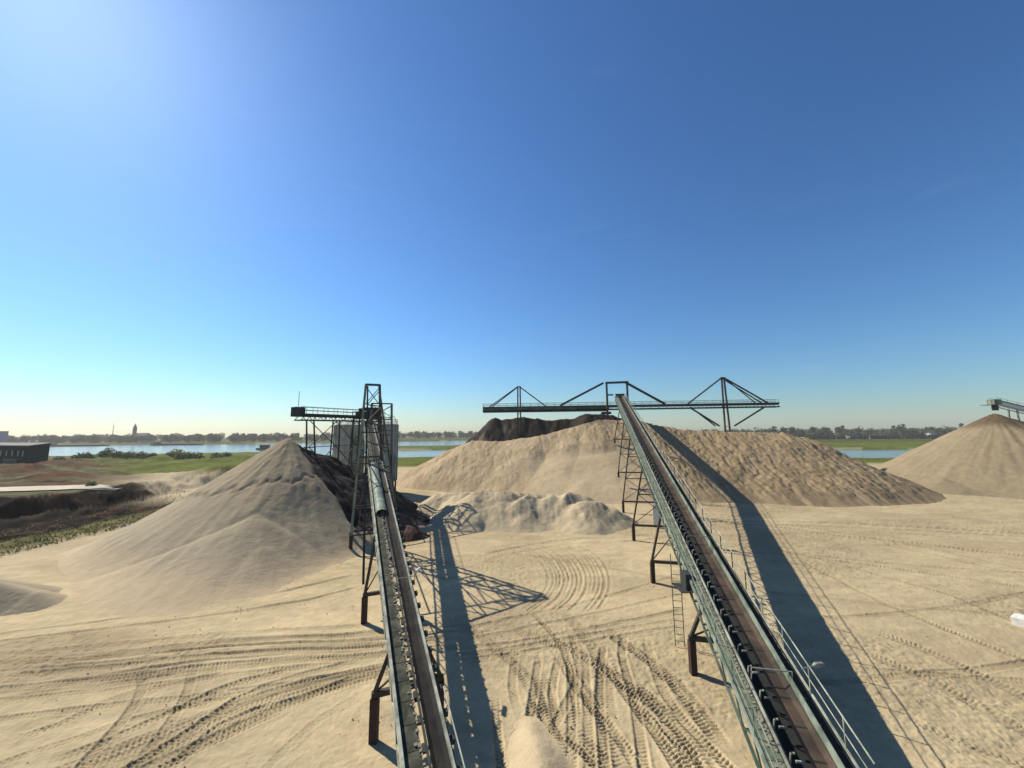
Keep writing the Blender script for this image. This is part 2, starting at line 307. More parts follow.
for i in range(9):                                       # faint passes over the rest of the yard
    x = random.uniform(14, 70); y = random.uniform(20, 62); a = random.uniform(-0.5, 0.25); L = random.uniform(10, 25)
    TRACKS.append(([(x - L * math.cos(a), y - L * math.sin(a)), (x, y), (x + L * math.cos(a + .15), y + L * math.sin(a + .15))], .6, .05, .03))
for i in range(16):                                       # sheaf of parallel passes along the haul line
    o = random.uniform(-1.6, 2.6); e = random.uniform(-.4, .4)
    TRACKS.append(([(-31 + random.uniform(0, 6), 23.2 + o), (-18.4, 25.2 + o * .9), (-9.5, 26.6 + o * .8 + e), (-2 - random.uniform(0, 5), 27.8 + o * .8 + e)], random.choice((.3, .45, .6)), random.uniform(.03, .07), random.choice((0, .02, .03))))
for i in range(8):
    o = random.uniform(-2.5, 2.5); TRACKS.append(([(-18 + o, 16), (-14.5 + o, 19.6), (-11 + o * .8, 22.5), (-6 + o * .5, 24.8)], random.choice((.5, .8)), random.uniform(.03, .06), .04))
def catmull(P, step):
    P = [np.array(p, float) for p in P]; P = [2 * P[0] - P[1]] + P + [2 * P[-1] - P[-2]]; out = []
    for i in range(1, len(P) - 2):
        a, b, c, d = P[i - 1:i + 3]; n = max(2, int(np.linalg.norm(c - b) / step))
        for k in range(n):
            t = k / n; out.append(0.5 * (2 * b + (c - a) * t + (2 * a - 5 * b + 4 * c - d) * t * t + (3 * b - a - 3 * c + d) * t ** 3))
    out.append(P[-2]); return np.array(out)
def add_tracks(X, Y, H, col):
    x = X.reshape(-1); y = Y.reshape(-1); h = H.reshape(-1); c = col.reshape(-1, 3)
    near = np.nonzero((y < 70) & (y > 12) & (np.abs(x) < 95))[0]; xn, yn = x[near], y[near]
    for P, wd, dp, lug in TRACKS:
        W = catmull(P, 0.8); m = wd * 1.1; ph = random.random() * 9
        sel = np.nonzero((xn > W[:, 0].min() - m) & (xn < W[:, 0].max() + m) & (yn > W[:, 1].min() - m) & (yn < W[:, 1].max() + m))[0]
        if not len(sel): continue
        xs, ys = xn[sel], yn[sel]; bd = np.full(len(sel), 9.0); bs = np.zeros(len(sel)); S = 0
        for a, b in zip(W[:-1], W[1:]):
            u = b - a; L = np.linalg.norm(u); u = u / L
            k = np.nonzero((xs > min(a[0], b[0]) - m) & (xs < max(a[0], b[0]) + m) & (ys > min(a[1], b[1]) - m) & (ys < max(a[1], b[1]) + m))[0]
            if len(k):
                t = ((xs[k] - a[0]) * u[0] + (ys[k] - a[1]) * u[1]).clip(0, L)
                ex = xs[k] - a[0] - u[0] * t; ey = ys[k] - a[1] - u[1] * t
                d = np.hypot(ex, ey) * np.sign(ex * u[1] - ey * u[0] + 1e-9)
                bt = np.abs(d) < np.abs(bd[k]); kk = k[bt]; bd[kk] = d[bt]; bs[kk] = S + t[bt]
            S += L
        k = np.nonzero(np.abs(bd) < m)[0]; d = np.abs(bd[k]); s = bs[k]; hw = wd / 2
        endf = sstep(0, 1.5, s) * (1 - sstep(S - 1.5, S, s)); wob = 1 + 0.8 * vnoise(s * 0.4 + ph, d * 0 + ph, 3)
        ins = 1 - sstep(hw * 0.75, hw, d)
        dp = dp * (0.62 if W[:, 0].mean() > -5 else 0.45); z = -dp * ins + 0.5 * dp * np.exp(-((d - hw * 1.15) / (hw * 0.3)) ** 2)
        if lug: z = z + 0.4 * lug * ins * (0.6 + 0.8 * sstep(-.3, .3, vnoise(s * 0.9 + ph, d * 0 + 3 * ph, 4))) * np.sign(np.sin(2 * math.pi * (s / 0.21 + np.sign(bd[k]) * 0.25 + d * 1.3) + ph)) * sstep(0.02, 0.06, d)
        g = near[sel[k]]; h[g] += z * endf * wob
        c[g] *= (1 - 0.13 * ins * endf * wob)[:, None]
def build_ground():
    s_ = np.concatenate([np.linspace(-9, -1.5, 60)[:-1], np.linspace(-1.5, 1.5, 1240), np.linspace(1.5, 9, 60)[1:]])
    ypx = np.linspace(345, 2.74, 660); Yr = 385 * 13.5 / ypx     # rows spaced evenly as seen from 13.5 m up
    Yr = np.concatenate([np.array([-60, -30, -10, 0, 6, 10, 13]), Yr])
    yy = np.maximum(Yr, 14)[:, None]; sa = np.abs(s_)[None, :]
    X = np.sign(s_)[None, :] * np.where(sa <= 1.5, sa * yy, 1.5 * yy + (sa - 1.5) / 7.5 * (2890 - 1.5 * yy)); Y = np.repeat(Yr[:, None], len(s_), 1)
    H, pl, pit, verge, w, far = base_height(X, Y)
    col = ground_colour(X, Y, pl, pit, verge, w, far)
    yard = (1 - sstep(80, 110, Y)) * (1 - sstep(-57, -60, X) * sstep(20, 30, Y))
    H = H + yard * (0.09 * fbm(X * 0.3, Y * 0.6, 41, 3) + 0.028 * fbm(X * 1.6, Y * 1.9, 42, 3) + 0.022 * fbm(X * 5, Y * 5, 43, 2))
    rough = sstep(0.08, 0.3, fbm(X * 0.09, Y * 0.12, 47, 3)) * yard      # churned patches
    rough = np.maximum(rough, yard * np.exp(-(((X - 38) / 6) ** 2 + ((Y - 31) / 2.8) ** 2)))
    H = H + rough * 0.12 * np.abs(fbm(X * 2.2, Y * 2.2, 48, 3)); col = col * (1 - 0.10 * rough[..., None])
    add_tracks(X, Y, H, col)
    o = place('ground', grid_mesh('ground', X, Y, H, col, None, M['ground'])); tag(o, kind='structure')
build_ground()
mb = MB(); mb.quad((-2890, 120, -3), (2890, 120, -3), (2890, 1200, -3), (-2890, 1200, -3))
tag(mb.build('river', M['water']), kind='structure')
def road():
    xs = np.linspace(-230, -86, 90); mbx = MB(); prev = None
    for x in xs:
        y0 = float(np.interp(x, [-160, -110, -92, -86], [72.5, 76.5, 80.5, 85])); w = 7.5 * min(1, (-84.5 - x) / 9 + 0.1)
        ys = [y0 + w * k / 8 for k in range(9)]; hs = base_height(np.full(9, x), np.array(ys))[0]
        row = [(x, y, float(h) + 0.22) for y, h in zip(ys, hs)]
        if prev:
            for k in range(8): mbx.quad(prev[k], row[k], row[k + 1], prev[k + 1])
        prev = row
    tag(mbx.build('haul_road', M['road']), kind='structure')
road()

# ------------------------------------------------------------------ piles
def heap(name, label, x0, x1, y0, y1, res, hf, cat='sand pile', group=None):
    nx, ny = int((x1 - x0) / res) + 1, int((y1 - y0) / res) + 1
    X, Y = np.meshgrid(np.linspace(x0, x1, nx), np.linspace(y0, y1, ny))
    H, col = hf(X, Y)
    o = place(name, grid_mesh(name, X, Y, H, col.clip(0.004, 0.9), H > -0.12, M['pile'])); return tag(o, label, cat, group)
def ridge(X, Y, pts, slope):
    """height of material resting at its slope below a crest line"""
    best = np.full(X.shape, -99.0)
    for i in range(max(1, len(pts) - 1)):
        a = pts[i]; b = pts[min(i + 1, len(pts) - 1)]
        ux, uy = b[0] - a[0], b[1] - a[1]; L2 = max(ux * ux + uy * uy, 1e-6)
        t = (((X - a[0]) * ux + (Y - a[1]) * uy) / L2).clip(0, 1)
        d = np.hypot(X - a[0] - ux * t, Y - a[1] - uy * t)
        best = np.maximum(best, a[2] + (b[2] - a[2]) * t - slope * (np.sqrt(d * d + 0.12) - 0.34))
    return best
def soft(h, w): return 0.5 * (h + np.sqrt(h * h + w * w)) - 0.35
def pile_left(X, Y):
    wx = X + 0.8 * fbm(X * 0.1, Y * 0.1, 51, 2); wy = Y + 0.8 * fbm(X * 0.1, Y * 0.1, 52, 2)
    h = np.maximum(ridge(wx, wy, [(-33.2, 58, 13.3), (-38, 68, 9)], 0.66), ridge(wx, wy, [(-33.2, 58, 13.3), (-28.7, 62.5, 10.9), (-24.5, 66, 7.8), (-21, 69, 4)], 0.72))
    sk = ridge(wx, wy, [(-32, 53, 6.8), (-28.5, 44, 4.2), (-25, 40.5, 2.6)], 0.37)          # low skirt washed out at the front
    sk = sk - 0.02 * (X + 27).clip(0, None) ** 2; h = np.maximum(h, sk) + 0.5 * np.exp(-((h - sk) / 1.2) ** 2)
    # cut face on the right of a crest that runs down towards the conveyor
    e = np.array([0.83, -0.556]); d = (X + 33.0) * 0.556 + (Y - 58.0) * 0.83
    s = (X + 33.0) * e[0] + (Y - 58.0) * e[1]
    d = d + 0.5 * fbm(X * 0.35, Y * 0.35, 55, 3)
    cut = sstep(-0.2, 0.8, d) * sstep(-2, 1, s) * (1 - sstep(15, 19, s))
    h = h - cut * (0.9 + 0.7 * fbm(X * 0.35, Y * 0.35, 56, 4)) * sstep(0, 2, h)
    ang = np.arctan2(Y - 58, X + 33.2); r = np.hypot(X + 33.2, Y - 58)
    rill = fbm(ang * 9 + 0.15 * r, r * 0.12, 57, 3); up_ = sstep(3.5, 8, h + 2.5 * fbm(X * .2, Y * .2, 59, 3))
    h = h + up_ * (0.20 * rill + 0.10 * np.abs(fbm(X * 1.3, Y * 1.3, 58, 3))) + 0.05 * fbm(X * 1.2, Y * 1.2, 60, 3) + 0.07 * fbm(ang * 22, r * 0.06, 62, 3)
    tl = sstep(0.35, 0.0, np.abs(h - 7.4 - 0.16 * (X + 33) + 0.9 * rill)) * (1 - cut)       # slumped lip
    h = h - 0.13 * tl
    h = soft(h, 1.1)
    n = fbm(X * 0.25, Y * 0.25, 61, 4)
    c = np.array([0.31, 0.252, 0.168]) * (1 + 0.12 * n)[..., None]
    c = c * (1 + 0.16 * fbm(ang * 26, r * 0.05, 63, 3) + 0.10 * fbm(X * 1.8, Y * 1.8, 64, 3))[..., None]; c = blend(c, 1 - sstep(0.1, 2.2, h + .5 * n), (0.41, 0.312, 0.198)); c = blend(c, up_ * 0.6, (0.27, 0.205, 0.125)); c = blend(c, tl * 0.55, (0.12, 0.09, 0.065))
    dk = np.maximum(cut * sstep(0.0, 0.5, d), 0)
    c = blend(c, dk, (0.017, 0.013, 0.012))  # wet gravel tone pushed near black to paint in shade on the face
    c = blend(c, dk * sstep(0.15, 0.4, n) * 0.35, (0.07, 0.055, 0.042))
    return h, c
heap('sand_pile', 'tall grey sand cone with a wet face painted black for shade, left of the narrow conveyor', -62, -6, 26, 84, 0.2, pile_left)
R_CREST = [(-27, 117, 4.2), (-18.5, 115, 8.9), (-11.3, 113, 11.6), (-2, 109, 11.4), (7.5, 106, 12.9), (17.2, 106, 15.2), (24.5, 107, 17.2), (35.2, 106, 16.7), (39.6, 103, 15.2), (46.2, 100, 14.0), (55, 97, 13.4), (66, 95, 13.2), (70, 93.5, 11.9)]
def pile_main(X, Y):
    wx = X + 1.6 * fbm(X * 0.10, Y * 0.10, 71, 3); wy = Y + 1.6 * fbm(X * 0.10, Y * 0.10, 72, 3)
    h = ridge(wx, wy, R_CREST, 0.53)
    scoop = np.exp(-(((X - 15) / 13.5) ** 4)) * (1 - sstep(8.5, 11.0, h + 1.2 * fbm(X * .2, Y * .2, 73, 3) - 0.12 * (X - 15)))
    rough = (1 - scoop)
    right = sstep(30, 38, X)
    q = X + 1.5 * fbm(X * .12, Y * .12, 79, 2); streak = fbm(q * 1.3, Y * 0.22, 74, 4); sf = fbm(q * 3.2, Y * 0.9, 78, 3)
    h = h + rough * (0.55 + 0.45 * right) * (0.30 * streak + 0.26 * sf + 0.5 * np.abs(fbm(X * 1.9, Y * 1.3, 75, 3))) * sstep(0.2, 3, h) - 0.9 * scoop * sstep(1, 6, h) + 0.08 * fbm(X, Y, 76, 3)
    h = soft(h, 0.5)
    n = fbm(X * 0.2, Y * 0.2, 77, 4)
    c = np.array([0.39, 0.295, 0.185]) * (1 + 0.12 * n)[..., None]
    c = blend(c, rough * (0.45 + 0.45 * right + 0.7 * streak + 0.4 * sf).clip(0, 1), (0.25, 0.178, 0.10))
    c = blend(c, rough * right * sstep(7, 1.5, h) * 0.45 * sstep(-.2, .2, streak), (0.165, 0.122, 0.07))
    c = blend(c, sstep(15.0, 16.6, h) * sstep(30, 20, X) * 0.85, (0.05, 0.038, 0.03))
    return h, c
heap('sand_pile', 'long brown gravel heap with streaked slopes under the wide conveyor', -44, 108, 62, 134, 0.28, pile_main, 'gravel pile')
def pile_back(X, Y):
    h = ridge(X + fbm(X * .2, Y * .2, 81, 3), Y, [(-6.5, 122, 17.8), (-5.5, 122, 18.3), (-3, 122, 17.6), (2, 122, 18.3), (8, 122, 18.0), (13, 122, 17.2), (18, 122, 17.6), (23, 121, 19.3), (30, 121, 19.0), (36, 121, 17.2)], 0.95)
    h = h + 0.5 * fbm(X * 0.6, Y * 0.25, 82, 4) + 0.35 * fbm(X * 0.35, Y * 0.1, 84, 2)
    n = fbm(X * 0.5, Y * 0.3, 83, 4)
    c = np.array([0.034, 0.026, 0.021]) * (1 + 0.9 * n)[..., None]
    c = blend(c, sstep(0.15, 0.45, fbm(X * 0.35, Y * 0.2, 85, 3)) * (1 - sstep(13.5, 17, h)) * 0.7, (0.16, 0.12, 0.08))
    return h, c
heap('sand_pile', 'almost black gravel ridge behind the long heap, below the left end of the boom', -46, 70, 90, 156, 0.35, pile_back, 'gravel pile')
def pile_cone(X, Y):
    h = ridge(X + fbm(X * .1, Y * .1, 91, 3), Y + fbm(X * .1, Y * .1, 92, 3), [(119, 95, 17.6), (121, 96, 17.2)], 0.62)
    h = np.maximum(h, ridge(X, Y, [(96, 88, 3.0), (130, 78, 4.5)], 0.33))
    ang = np.arctan2(Y - 95, X - 119); r = np.hypot(X - 119, Y - 95); st = fbm(ang * 14, r * 0.08, 93, 3)
    h = h + 0.22 * st * sstep(0, 4, h) + 0.1 * fbm(X * .8, Y * .8, 94, 3)
    h = soft(h, 0.6); n = fbm(X * .15, Y * .15, 95, 4)
    c = np.array([0.225, 0.175, 0.108]) * (1 + 0.12 * n + 0.14 * st)[..., None]
    c = blend(c, sstep(13.2, 15.2, h + 1.0 * st + .6 * n), (0.105, 0.072, 0.044))
    c = c * (1 + 0.14 * fbm(X * 1.5, Y * 1.5, 96, 3))[..., None]; c = blend(c, sstep(.1, .5, n) * .35, (0.17, 0.135, 0.08))
    return h, c
heap('sand_pile', 'pale sand cone with a damp brown tip at the right edge', 80, 165, 58, 130, 0.28, pile_cone)
def pile_mid(X, Y):
    wx = X + .9 * fbm(X * .3, Y * .3, 101, 3); wy = Y + .9 * fbm(X * .3, Y * .3, 102, 3)
    h = np.full(X.shape, -9.0)
    for p in ([(-13, 69, 3.4), (-10, 69, 3.3)], [(-6.2, 62.3, 4.3), (-4, 63.5, 4.9)], [(-2.2, 62.5, 4.6), (-1, 64, 4.4)], [(1.2, 60.2, 3.5), (2.6, 62, 4.1)], [(5.0, 61.5, 3.3), (6, 63, 3.9)], [(8, 62.5, 3.8), (9.5, 65, 4.2)], [(10.8, 59.4, 3.6), (12.6, 60.6, 3.5)], [(-8, 66.5, 3.9), (3, 67, 3.6), (12, 65, 3.2)], [(14, 61, 2.2), (16, 61.5, 1.2)]):
        r_ = ridge(wx, wy, p, 0.60); k_ = 0.7; hh = np.clip(0.5 + 0.5 * (r_ - h) / k_, 0, 1); h = h * (1 - hh) + r_ * hh + k_ * hh * (1 - hh)
    st = fbm(X * 1.1, Y * 0.3, 103, 3)
    h = h + (0.16 * st + 0.22 * fbm(X * .45, Y * .45, 106, 2) + 0.12 * np.abs(fbm(X * 1.2, Y * 1.2, 104, 3))) * sstep(0, 2, h)
    h = soft(h, 0.35)
    c = np.array([0.40, 0.318, 0.205]) * (1 + .15 * fbm(X * .4, Y * .4, 105, 4) + .15 * st)[..., None]
    return h, c
heap('sand_mound', 'row of low rounded grey sand tips between the two conveyors', -24, 22, 50, 80, 0.16, pile_mid, 'sand mound')
def pile_low(X, Y):
    h = ridge(X + .5 * fbm(X * .25, Y * .25, 111, 2), Y, [(-50, 34, 3.0), (-43, 32.8, 2.5), (-39, 33.0, 1.3)], 0.55)
    h = soft(h, 0.3) ; c = np.array([0.32, 0.258, 0.17]) * (1 + .08 * fbm(X * .4, Y * .4, 112, 3))[..., None]
    return h, c
heap('sand_mound', 'low smooth grey sand mound at the left edge', -58, -32, 25, 42, 0.15, pile_low, 'sand mound')
def pile_near(X, Y):
    h = ridge(X + .25 * fbm(X * .7, Y * .7, 121, 2), Y, [(0.75, 19.7, .2), (0.95, 18, 0.55), (0.9, 13, 0.85)], 0.58)
    h = soft(h, 0.15) + .02 * fbm(X * 3, Y * 3, 122, 2); c = np.array([0.43, 0.335, 0.212]) * (1 + .06 * fbm(X, Y, 123, 3))[..., None]
    return h + .18, c
heap('sand_mound', 'small smooth fresh sand tip at the bottom edge, beside the wide shadow', -3, 5, 9, 22, 0.07, pile_near, 'sand mound')
def pile_dark(X, Y):
    h = ridge(X, Y, [(-15.5, 54, 3.0), (-13.6, 52.5, 2.0)], 0.8) + 0.7 * fbm(X * .6, Y * .6, 131, 4)
    c = np.array([0.075, 0.045, 0.032]) * (1 + .9 * fbm(X * .8, Y * .8, 132, 4))[..., None]  # brown of the sand pile's eroded end, darkened to paint its shade
    return soft(h, .2), c
heap('shaded_pile_end', 'lumpy eroded brown end of the grey sand cone, darkened for shade, just right of the narrow conveyor', -22, -7, 45, 62, 0.2, pile_dark, 'soil mound')

# ------------------------------------------------------------------ conveyors
def frame(d):
    d = Vector(d).normalized(); c = Vector((d.y, -d.x, 0)).normalized(); n = c.cross(d)
    return d, c, n
def rotm(d, c, n): return Matrix(((c.x, d.x, n.x, 0), (c.y, d.y, n.y, 0), (c.z, d.z, n.z, 0), (0, 0, 0, 1)))
def ground_z(x, y): return float(base_height(np.array([float(x)]), np.array([float(y)]))[0][0])
def trestle(root, F, s, off, half_t, foot_l, foot_r, col_h=1.7, zg=0.0, drop=0.55, panel=3.4, zc=None, foot_s=0.9):
    """vertical bent under the conveyor at distance s: posts, cross beams, splayed legs and X braces"""
    A, d, c, n = F; P = A + d * s; ch = Vector((c.x, c.y, 0))
    e = empty('trestle', P - root.location, parent=root)
    def pt(lat, z): return Vector((ch.x * lat, ch.y * lat, z - P.z))
    top = P.z - drop; tl, tr = off - half_t, off + half_t
    z0 = zg + col_h
    for lat in (foot_l, foot_r):
        MB().bar(pt(lat, zg - 0.3), pt(lat, z0), 0.34).build('footing', M['rust'], e)
    MB().bar(pt(foot_l - 0.15, z0 + 0.12), pt(foot_r + 0.15, z0 + 0.12), 0.22, 0.24).build('cross_beam', M['leg'], e)
    for lat, t in ((foot_l, tl), (foot_r, tr)):
        MB().bar(pt(lat, z0 + 0.25), pt(t, top), 0.17).build('leg', M['leg'], e)
    k = max(1, round((top - z0) / panel)); zs = [z0 + 0.25 + (top - z0 - 0.25) * i / k for i in range(k + 1)]
    lt = lambda z, a, b: a + (b - a) * (z - z0) / max(0.1, top - z0)
    for i in range(k):
        a, b = zs[i], zs[i + 1]
        if i > 0: MB().bar(pt(lt(a, foot_l, tl), a), pt(lt(a, foot_r, tr), a), 0.13).build('cross_beam', M['leg'], e)
        MB().bar(pt(lt(a, foot_l, tl), a), pt(lt(b, foot_r, tr), b), 0.075).build('brace', M['leg'], e)
        MB().bar(pt(lt(a, foot_r, tr), a), pt(lt(b, foot_l, tl), b), 0.075).build('brace', M['leg'], e)
    return e
def rep(root, R, me, name, ss, label=None):
    for s in ss: place(name, me, root, R @ Matrix.Translation((0, s, 0)))

def conveyor_right():
    A = Vector((13.07, 21.5, 3.69)); d, c, n = frame((0.215, 0.976, 0.2145)); R = rotm(d, c, n)
    root = empty('belt_conveyor', A, 'wide inclined conveyor with brown belt, from lower right up to the boom portal', 'conveyor')
    S0, S1 = -15.5, 95.5; F = (A, d, c, n)
    L = lambda x, z, w, h, m, name, a=S0, b=S1: MB().box((x, a, z), (x + w, b, z + h)).build(name, m, root, R)
    # stringers
    L(-2.92, -0.12, 0.09, 0.18, M['galv'], 'stringer'); L(-2.24, -0.10, 0.08, 0.22, M['bright'], 'toe_board'); L(-0.70, 0.02, 0.07, 0.50, M['galv'], 'skirt_plate')
    L(-0.03, -0.10, 0.08, 0.20, M['bright'], 'stringer'); L(-2.90, -0.95, 0.10, 0.12, M['green'], 'bottom_chord'); L(-0.10, -0.95, 0.10, 0.12, M['green'], 'bottom_chord')
    L(-2.14, -0.40, 1.40, 0.03, M['rubber'], 'return_belt'); L(-0.61, -0.12, 0.56, 0.03, M['grateshade'], 'right_walkway')  # black return sheet under the idler gap stands in for shade inside the truss
    L(-2.16, -0.05, 0.06, 0.14, M['dark'], 'idler_rail'); 
    # troughed belt with sand film
    mb = MB(); prof = [(-1.50, 0.26), (-1.32, 0.14), (-0.92, 0.12), (-0.74, 0.24)]; N = 60
    for i in range(N):
        a = S0 + (S1 - S0) * i / N; b = S0 + (S1 - S0) * (i + 1) / N
        for k in range(3): mb.quad((prof[k][0], a, prof[k][1]), (prof[k + 1][0], a, prof[k + 1][1]), (prof[k + 1][0], b, prof[k + 1][1]), (prof[k][0], b, prof[k][1]))
    mb.build('belt', M['beltbrown'], root, R)
    # walkway panels with a small joint between them
    p = MB().box((-2.82, 0.02, -0.02), (-2.26, 1.98, 0.02)); p.box((-2.80, 0.9, -0.06), (-2.28, 0.96, -0.021))
    rep(root, R, p.mesh('walkway_panel', M['grate']), 'walkway_panel', np.arange(S0, S1 - 2, 2.0))
    # idler sets: bracket with a curled top, roller
    me = MB().tube((-2.02, 0, -0.05), (-2.02, 0, 0.30), 0.035, 5); me.tube((-2.02, 0, 0.30), (-1.90, -0.03, 0.36), 0.035, 5); me.tube((-1.86, 0, 0.02), (-1.58, 0, 0.02), 0.045, 5); me = me.mesh('idler_bracket', M['bright'])
    rl = MB().tube((-1.60, 0, 0.12), (-0.76, 0, 0.06), 0.06, 6).mesh('idler_roller', M['rubber'])
    ss = np.arange(S0 + 0.6, S1, 1.25); rep(root, R, me, 'idler_bracket', ss); rep(root, R, rl, 'idler_roller', ss)
    # truss web
    w1 = MB().bar((-2.86, 0, -0.85), (-2.86, 1.0, -0.12), 0.06); w1 = w1.mesh('truss_brace', M['green'])
    w2 = MB().bar((-2.86, 2.0, -0.85), (-2.86, 1.0, -0.12), 0.06).mesh('truss_brace', M['green'])
    w3 = MB().bar((-2.86, 0, -0.90), (-0.05, 0, -0.90), 0.07).mesh('cross_tie', M['green'])
    v = np.arange(S0, S1 - 2, 2.0); rep(root, R, w1, 'truss_brace', v); rep(root, R, w2, 'truss_brace', v); rep(root, R, w3, 'cross_tie', v)
    w4 = MB().bar((-0.05, 0, -0.85), (-0.05, 1.0, -0.12), 0.06).mesh('truss_brace', M['green']); w5 = MB().bar((-0.05, 2.0, -0.85), (-0.05, 1.0, -0.12), 0.06).mesh('truss_brace', M['green'])
    rep(root, R, w4, 'truss_brace', v); rep(root, R, w5, 'truss_brace', v)
    # handrails
    vert = R.to_3x3().transposed() @ Vector((0, 0, 1))
    for x, sgn in ((0.03, 1), (-2.88, -1)):
        m_ = M['bright']
        post = MB().tube((x, 0, 0.0), (x + vert.x * 1.08, vert.y * 1.08, vert.z * 1.08), 0.026, 5).mesh('handrail_post', m_ if sgn > 0 else M['galv'])
        gap = [(S0, -8.75), (-8.3, S1 - 1)] if sgn > 0 else [(S0, S1 - 1)]
        for a, b in gap:
            rep(root, R, post, 'handrail_post', [q for q in np.arange(b, a, -2.3) if sgn < 0 or q < 2])
            if sgn > 0: rep(root, R, MB().tube((x, 0, 0.0), (x + vert.x * 1.08, vert.y * 1.08, vert.z * 1.08), 0.035, 5).mesh('handrail_post', M['leg']), 'handrail_post', [q for q in np.arange(b, a, -2.3) if q >= 2])
            for hh, rr in ((1.08, 0.028), (0.55, 0.02)):
                MB().tube((x, a + vert.y * hh, vert.z * hh), (x, b + vert.y * hh, vert.z * hh), rr, 5).build('handrail', m_ if sgn > 0 else M['galv'], root, R)
    g = MB(); r_ = random.Random(8)
    for i in range(900):
        sd = r_.random(); q = r_.uniform(0.015, 0.05); sy = r_.uniform(S0, 30) if i % 2 else r_.uniform(S0, 4)
        x, z = (-2.30 - abs(r_.gauss(0, .12)), 0.02) if sd < .55 else ((-0.58 + abs(r_.gauss(0, .10)), -0.09) if True else None)
        g.box((x - q, sy - q, z), (x + q, sy + q, z + q * .8))
    tag(g.build('spilled_gravel', M['gravel'], root, R), kind='stuff')
    # bars across the belt
    for s in (-4.1, 7.8, -9.5):
        e = MB().tube((-2.06, s, 0.1), (-2.06, s, 0.62), 0.025, 5); e.tube((-2.06, s, 0.62), (-0.52, s, 0.62), 0.025, 5); e.tube((-0.52, s, 0.62), (-0.52, s, 0.30), 0.025, 5); e.build('cross_bar', M['bright'], root, R)
    # lamp on the handrail
    e = empty('walkway_lamp', R @ Vector((0.05, -4.3, 1.0)), parent=root)
    MB().tube((-.35, 0, 0), (0.2, 0.05, 0.10), 0.025, 5).build('lamp_arm', M['galv'], e)
    h = MB().tube((0.15, 0.04, 0.10), (0.28, 0.05, 0.13), 0.05, 8, 0.10); h.tube((0.28, 0.05, 0.13), (0.55, 0.08, 0.14), 0.10, 8, 0.085); h.tube((0.55, 0.08, 0.14), (0.68, 0.1, 0.13), 0.085, 8, 0.02); h.build('lamp_head', M['bright'], e)
    # head: pulley and hood
    MB().tube((-2.1, S1 + 0.1, -0.1), (-0.4, S1 + 0.1, -0.1), 0.42, 14).build('head_pulley', M['rubber'], root, R)
    hd = MB(); prev = None
    for i in range(9):
        t = math.pi * (0.1 + 0.75 * i / 8); q = (S1 + 0.2 + 0.75 * math.sin(t) * 0.9, -0.05 + 0.85 * math.cos(t) + 0.1)
        if prev: hd.quad((-2.6, prev[0], prev[1]), (-0.1, prev[0], prev[1]), (-0.1, q[0], q[1]), (-2.6, q[0], q[1]))
        prev = q
    hd.build('head_hood', M['dark'], root, R)
    # trestles
    for s, fl, fr, zg in ((-1.1 + 2.5, -3.35, 0.45, 0), (15.0, -3.75, 0.8, 0), (29.3, -4.2, 1.1, 0), (46.8, -4.4, 1.2, 0), (61.5, -4.3, 1.2, 4.5), (76, -4.2, 1.2, 11)):
        trestle(root, F, s, -1.45, 1.25, fl, fr, 1.7 if zg == 0 else 0.6, zg)
    # access ladder and platform on the left side
    P = A + d * 4.2 + c * -3.25; g = P - A
    e = empty('access_ladder', g, parent=root); zt = P.z
    for o in (0, 0.55): MB().tube((c.x * -o, c.y * -o, -zt), (c.x * -o, c.y * -o, 1.0), 0.03, 5).build('ladder_rail', M['green'], e)
    rg = MB().tube((0, 0, 0), (c.x * -0.55, c.y * -0.55, 0), 0.02, 5).mesh('rung', M['green'])
    for k in range(int(zt / 0.4)): place('rung', rg, e, Matrix.Translation((0, 0, -zt + 0.3 + 0.4 * k)))
    MB().box((-0.5, -1.2, -0.9), (0.45, 0.3, -0.84)).build('landing', M['dark'], e); MB().box((-0.1, -1.0, -0.8), (0.35, -0.2, 0.1)).build('switch_box', M['dark'], e)
    return F
FR = conveyor_right()

